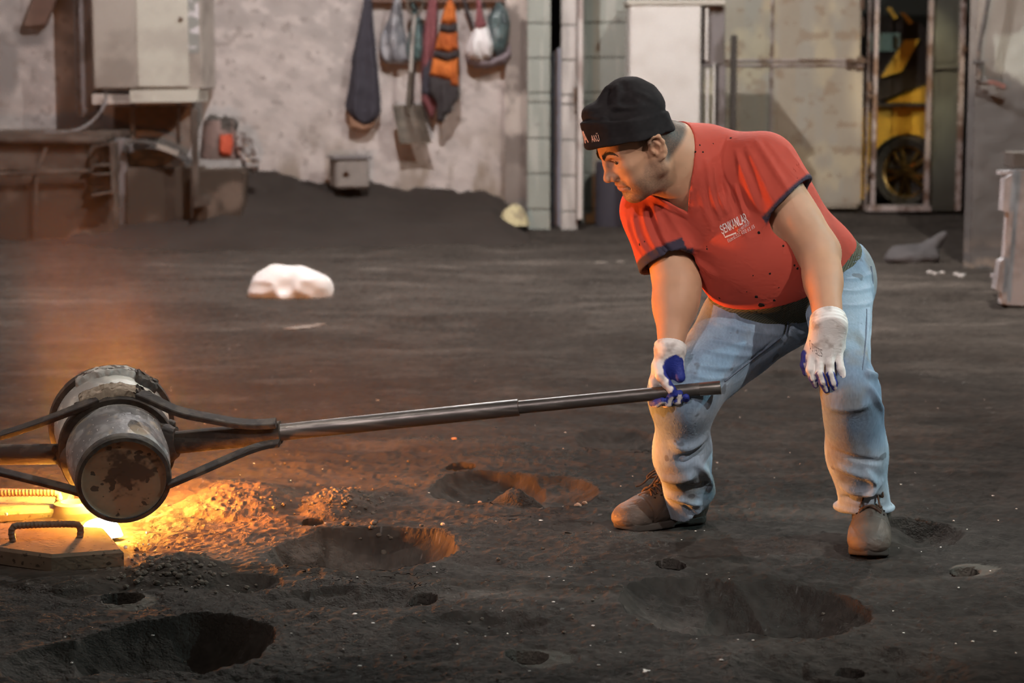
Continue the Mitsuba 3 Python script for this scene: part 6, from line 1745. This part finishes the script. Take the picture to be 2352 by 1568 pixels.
def soften(m, blue, k=1):
    """The dip's edge, smoothed over neighbouring vertices."""
    b = blue.astype(float)
    e = m.edges_unique
    for _ in range(k):
        s = np.bincount(e[:, 0], b[e[:, 1]], len(b)) + np.bincount(e[:, 1], b[e[:, 0]], len(b))
        c = np.bincount(e[:, 0], minlength=len(b)) + np.bincount(e[:, 1], minlength=len(b))
        b = 0.5 * b + 0.5 * s / np.maximum(c, 1)
    return b[:, None]
v_, n_, blue, white = glove_color(glL, chainsL, np.array([0, 1.0, -0.05]), thr=-0.22)
past = (v_ - PM(1900, 792, 5.33)) @ fw > 0.0
on_finger = np.min([polydist(v_, c[0][:])[0] for c in chainsL[:4]], axis=0) < 12.5 * u
blue = blue | (on_finger & (n_[:, 1] > -0.82) & ((v_ - PM(1900, 838, 5.33)) @ fw > 0))
thumbd = polydist(v_, chainsL[4][0][1:])[0]
fing = np.min([polydist(v_, c[0])[0] for c in chainsL[:4]], axis=0)
blue = (blue & past) | ((thumbd < 16 * u) & (thumbd < fing) & (n_ @ nrm([-0.75, -0.2, -0.3]) > 0.45) & (v_[:, 2] < PM(1850, 808, 5.33)[2]))
blue = soften(glL, blue)
col = BLUE * blue + white * (1 - blue)
gl = add('glove', glL, 'mat_glove', PERSON, 'white knit glove with blue palm, spread on the thigh', smooth=True, color=col)
mat('mat_glove_ink', (0.20, 0.17, 0.165), 0.8)
sd_l = lambda p: fnL(p)
a_ = seek(fnL, 1889, 802, 5.0, 5.6, 400)
b_ = P(1861, 803, a_[1])
if a_ is not None and b_ is not None:
    tm = meshkit.text_mesh('SIZE: 10', 9.5 * PX(5.3), 0.0004)
    tm.apply_scale([np.linalg.norm(b_ - a_) / tm.bounds[1][0], 1, 1])
    u0 = PM(1889, 811, a_[1]) - a_
    add('lettering', on_surface(tm, a_, b_ - a_, u0, fnL, 0.0005, 0.04, 0.004), 'mat_glove_ink', gl, 'faded printed SIZE: 10')

# his right hand holds the pole's end from behind, thumb over it
def py_at(px):
    t = (px - 1192) / (1655 - 1192)
    return 935 + (889 - 935) * t
yp_ = pole_pt(1535, py_at(1535))[1]
rp = 15.6 * PX(yp_)
def rh(px, py, front):
    """A point of the right hand, so far in front of (or behind) the pole's axis."""
    return PM(px, py, yp_ - front)
w_ = PX(yp_)
chainsR = [([rh(1503, 880, -0.022), rh(1500, 906, -0.034), rh(1501, 925, -0.014), rh(1509, 926, 0.012), rh(1521, 920, 0.024)], [11.5 * w_, 10.5 * w_, 10 * w_, 9.6 * w_, 7.8 * w_]),
           ([rh(1525, 880, -0.028), rh(1526, 906, -0.036), rh(1529, 926, -0.014), rh(1534, 925, 0.014), rh(1540, 910, 0.027)], [11.5 * w_, 10.5 * w_, 10 * w_, 10 * w_, 8.2 * w_]),
           ([rh(1547, 878, -0.028), rh(1550, 902, -0.036), rh(1552, 920, -0.014), rh(1556, 920, 0.014), rh(1561, 903, 0.027)], [11 * w_, 10.2 * w_, 9.8 * w_, 9.6 * w_, 8.0 * w_]),
           ([rh(1565, 873, -0.024), rh(1570, 896, -0.034), rh(1573, 914, -0.012), rh(1575, 915, 0.012), rh(1576, 911, 0.022)], [10 * w_, 9.2 * w_, 8.8 * w_, 8.6 * w_, 7.6 * w_]),
           ([rh(1512, 838, 0.000), rh(1518, 862, 0.022), rh(1531, 881, 0.030), rh(1543, 895, 0.0315), rh(1549, 904, 0.030)], [15 * w_, 13.0 * w_, 11.5 * w_, 10 * w_, 8.4 * w_])]
wr = WRR + nrm(WRR - ELR) * 0.012
palmR = [(wr, rh(1503, 874, -0.022), 0.030, 13.5 * w_), (wr, rh(1525, 876, -0.026), 0.031, 13.5 * w_), (wr, rh(1547, 874, -0.026), 0.031, 13.5 * w_), (wr, rh(1561, 868, -0.020), 0.030, 12 * w_), (wr, rh(1514, 842, 0.000), 0.030, 17 * w_), (rh(1555, 830, 0.004), rh(1562, 866, 0.004), 11 * w_, 12 * w_)]
fwr = nrm(WRR - ELR)
glR, fnR = glove_mesh(chainsR, palmR, (WRR - fwr * 0.004, WRR + fwr * 0.016, 0.0390, 0.0375))
v_, n_, blue, white = glove_color(glR, chainsR, np.array([0.45, -0.85, -0.1]), thr=0.05)
th = polydist(v_, chainsR[4][0])
fi = np.min([polydist(v_, c[0][1:])[0] for c in chainsR[:4]], axis=0)
thumb = (th[0] < fi) & (th[0] < 16 * w_) & (th[1] > 0.12)
along = (v_ - WRR) @ fwr
patch = polydist(v_, [rh(1549, 841, 0.02), rh(1553, 880, 0.01)])[0] + 0.012 * (meshkit.fbm(v_ * 70, 3, 5) - 0.5)
palmblue = ~thumb & (patch < 0.030) & (n_ @ nrm([0.45, -0.85, -0.1]) > -0.1)
thumbblue = thumb & (((n_ @ nrm([0.9, -0.15, -0.3])) > 0.25) | (th[1] > 0.80))
fb = np.array([polydist(v_, c[0]) for c in chainsR[:4]])
near_f = fb[:, 0].argmin(0)
fat = fb[near_f, 1, np.arange(len(v_))]
fingerblue = (fb[:, 0].min(0) < 12.5 * w_) & ~thumb & (fat > 0.10) & (n_ @ nrm([0.0, -0.5, 0.85]) > -0.45)
white_tip = (n_ @ nrm([0.1, -0.60, -0.80]) > 0.74) & (fat > 0.66) & (near_f < 3)
blue = palmblue | thumbblue | (fingerblue & ~white_tip)
add('glove', glR, 'mat_glove', PERSON, 'white knit glove with blue palm, gripping the pole', smooth=True, color=BLUE * soften(glR, blue) + white * (1 - soften(glR, blue)))

# ================================================================ thin smoke over the pour
bx0, bx1 = np.array([-2.3, 5.0, 0.02]), np.array([0.6, 8.2, 1.5])
nx, ny, nz = 58, 64, 30
gx, gy, gz = np.meshgrid(*[bx0[k] + (np.arange(n) + 0.5) / n * (bx1[k] - bx0[k]) for k, n in ((0, nx), (1, ny), (2, nz))], indexing='ij')
gp = np.stack([gx, gy, gz], -1)
src = np.array([-1.20, 6.05, 0.30])
dx, dy, dz = gx - src[0] + 0.16 * (gz - 0.3), gy - src[1], gz - src[2]
wisp = np.clip(meshkit.fbm(gp * np.array([6.5, 4.0, 2.0]), 4, 4) * 3.2 - 1.15, 0, 1)
plume = np.exp(-(dx / (0.13 + 0.20 * np.clip(dz, 0, 2))) ** 2 - (dy / 0.35) ** 2) * np.exp(-np.clip(dz, 0, 9) / 0.34) * np.clip((gz - 0.05) / 0.2, 0, 1)
veil = np.exp(-((gx + 0.9) / 0.75) ** 2 - ((gy - 6.2) / 0.9) ** 2 - (gz / 0.45) ** 2)
edge = 1
for k, g in enumerate((gx, gy, gz)):
    edge = edge * np.clip((g - bx0[k]) / 0.25, 0, 1) ** (k < 2) * np.clip((bx1[k] - g) / 0.3, 0, 1)
dens = (plume * (0.22 + wisp * 1.9) * 0.55 + veil * (0.13 + 0.12 * wisp)) * edge
grid = mi.VolumeGrid(np.ascontiguousarray(dens.transpose(2, 1, 0))[..., None].astype(np.float32))
scene['smoke'] = dict(type='cube', to_world=T().translate(((bx0 + bx1) / 2).tolist()).scale(((bx1 - bx0) / 2).tolist()), bsdf=dict(type='null'),
                      interior=dict(type='heterogeneous', albedo=rgb((0.95, 0.52, 0.27)), scale=SMOKE,  # the fire's orange is put into the smoke's own colour
                                    sigma_t=dict(type='gridvolume', grid=grid, filter_type='trilinear', to_world=T().translate(bx0.tolist()).scale((bx1 - bx0).tolist()))))
labels['smoke'] = {'label': 'thin smoke tinted orange for the fire glow over the pouring ladle', 'category': 'smoke', 'kind': 'stuff'}
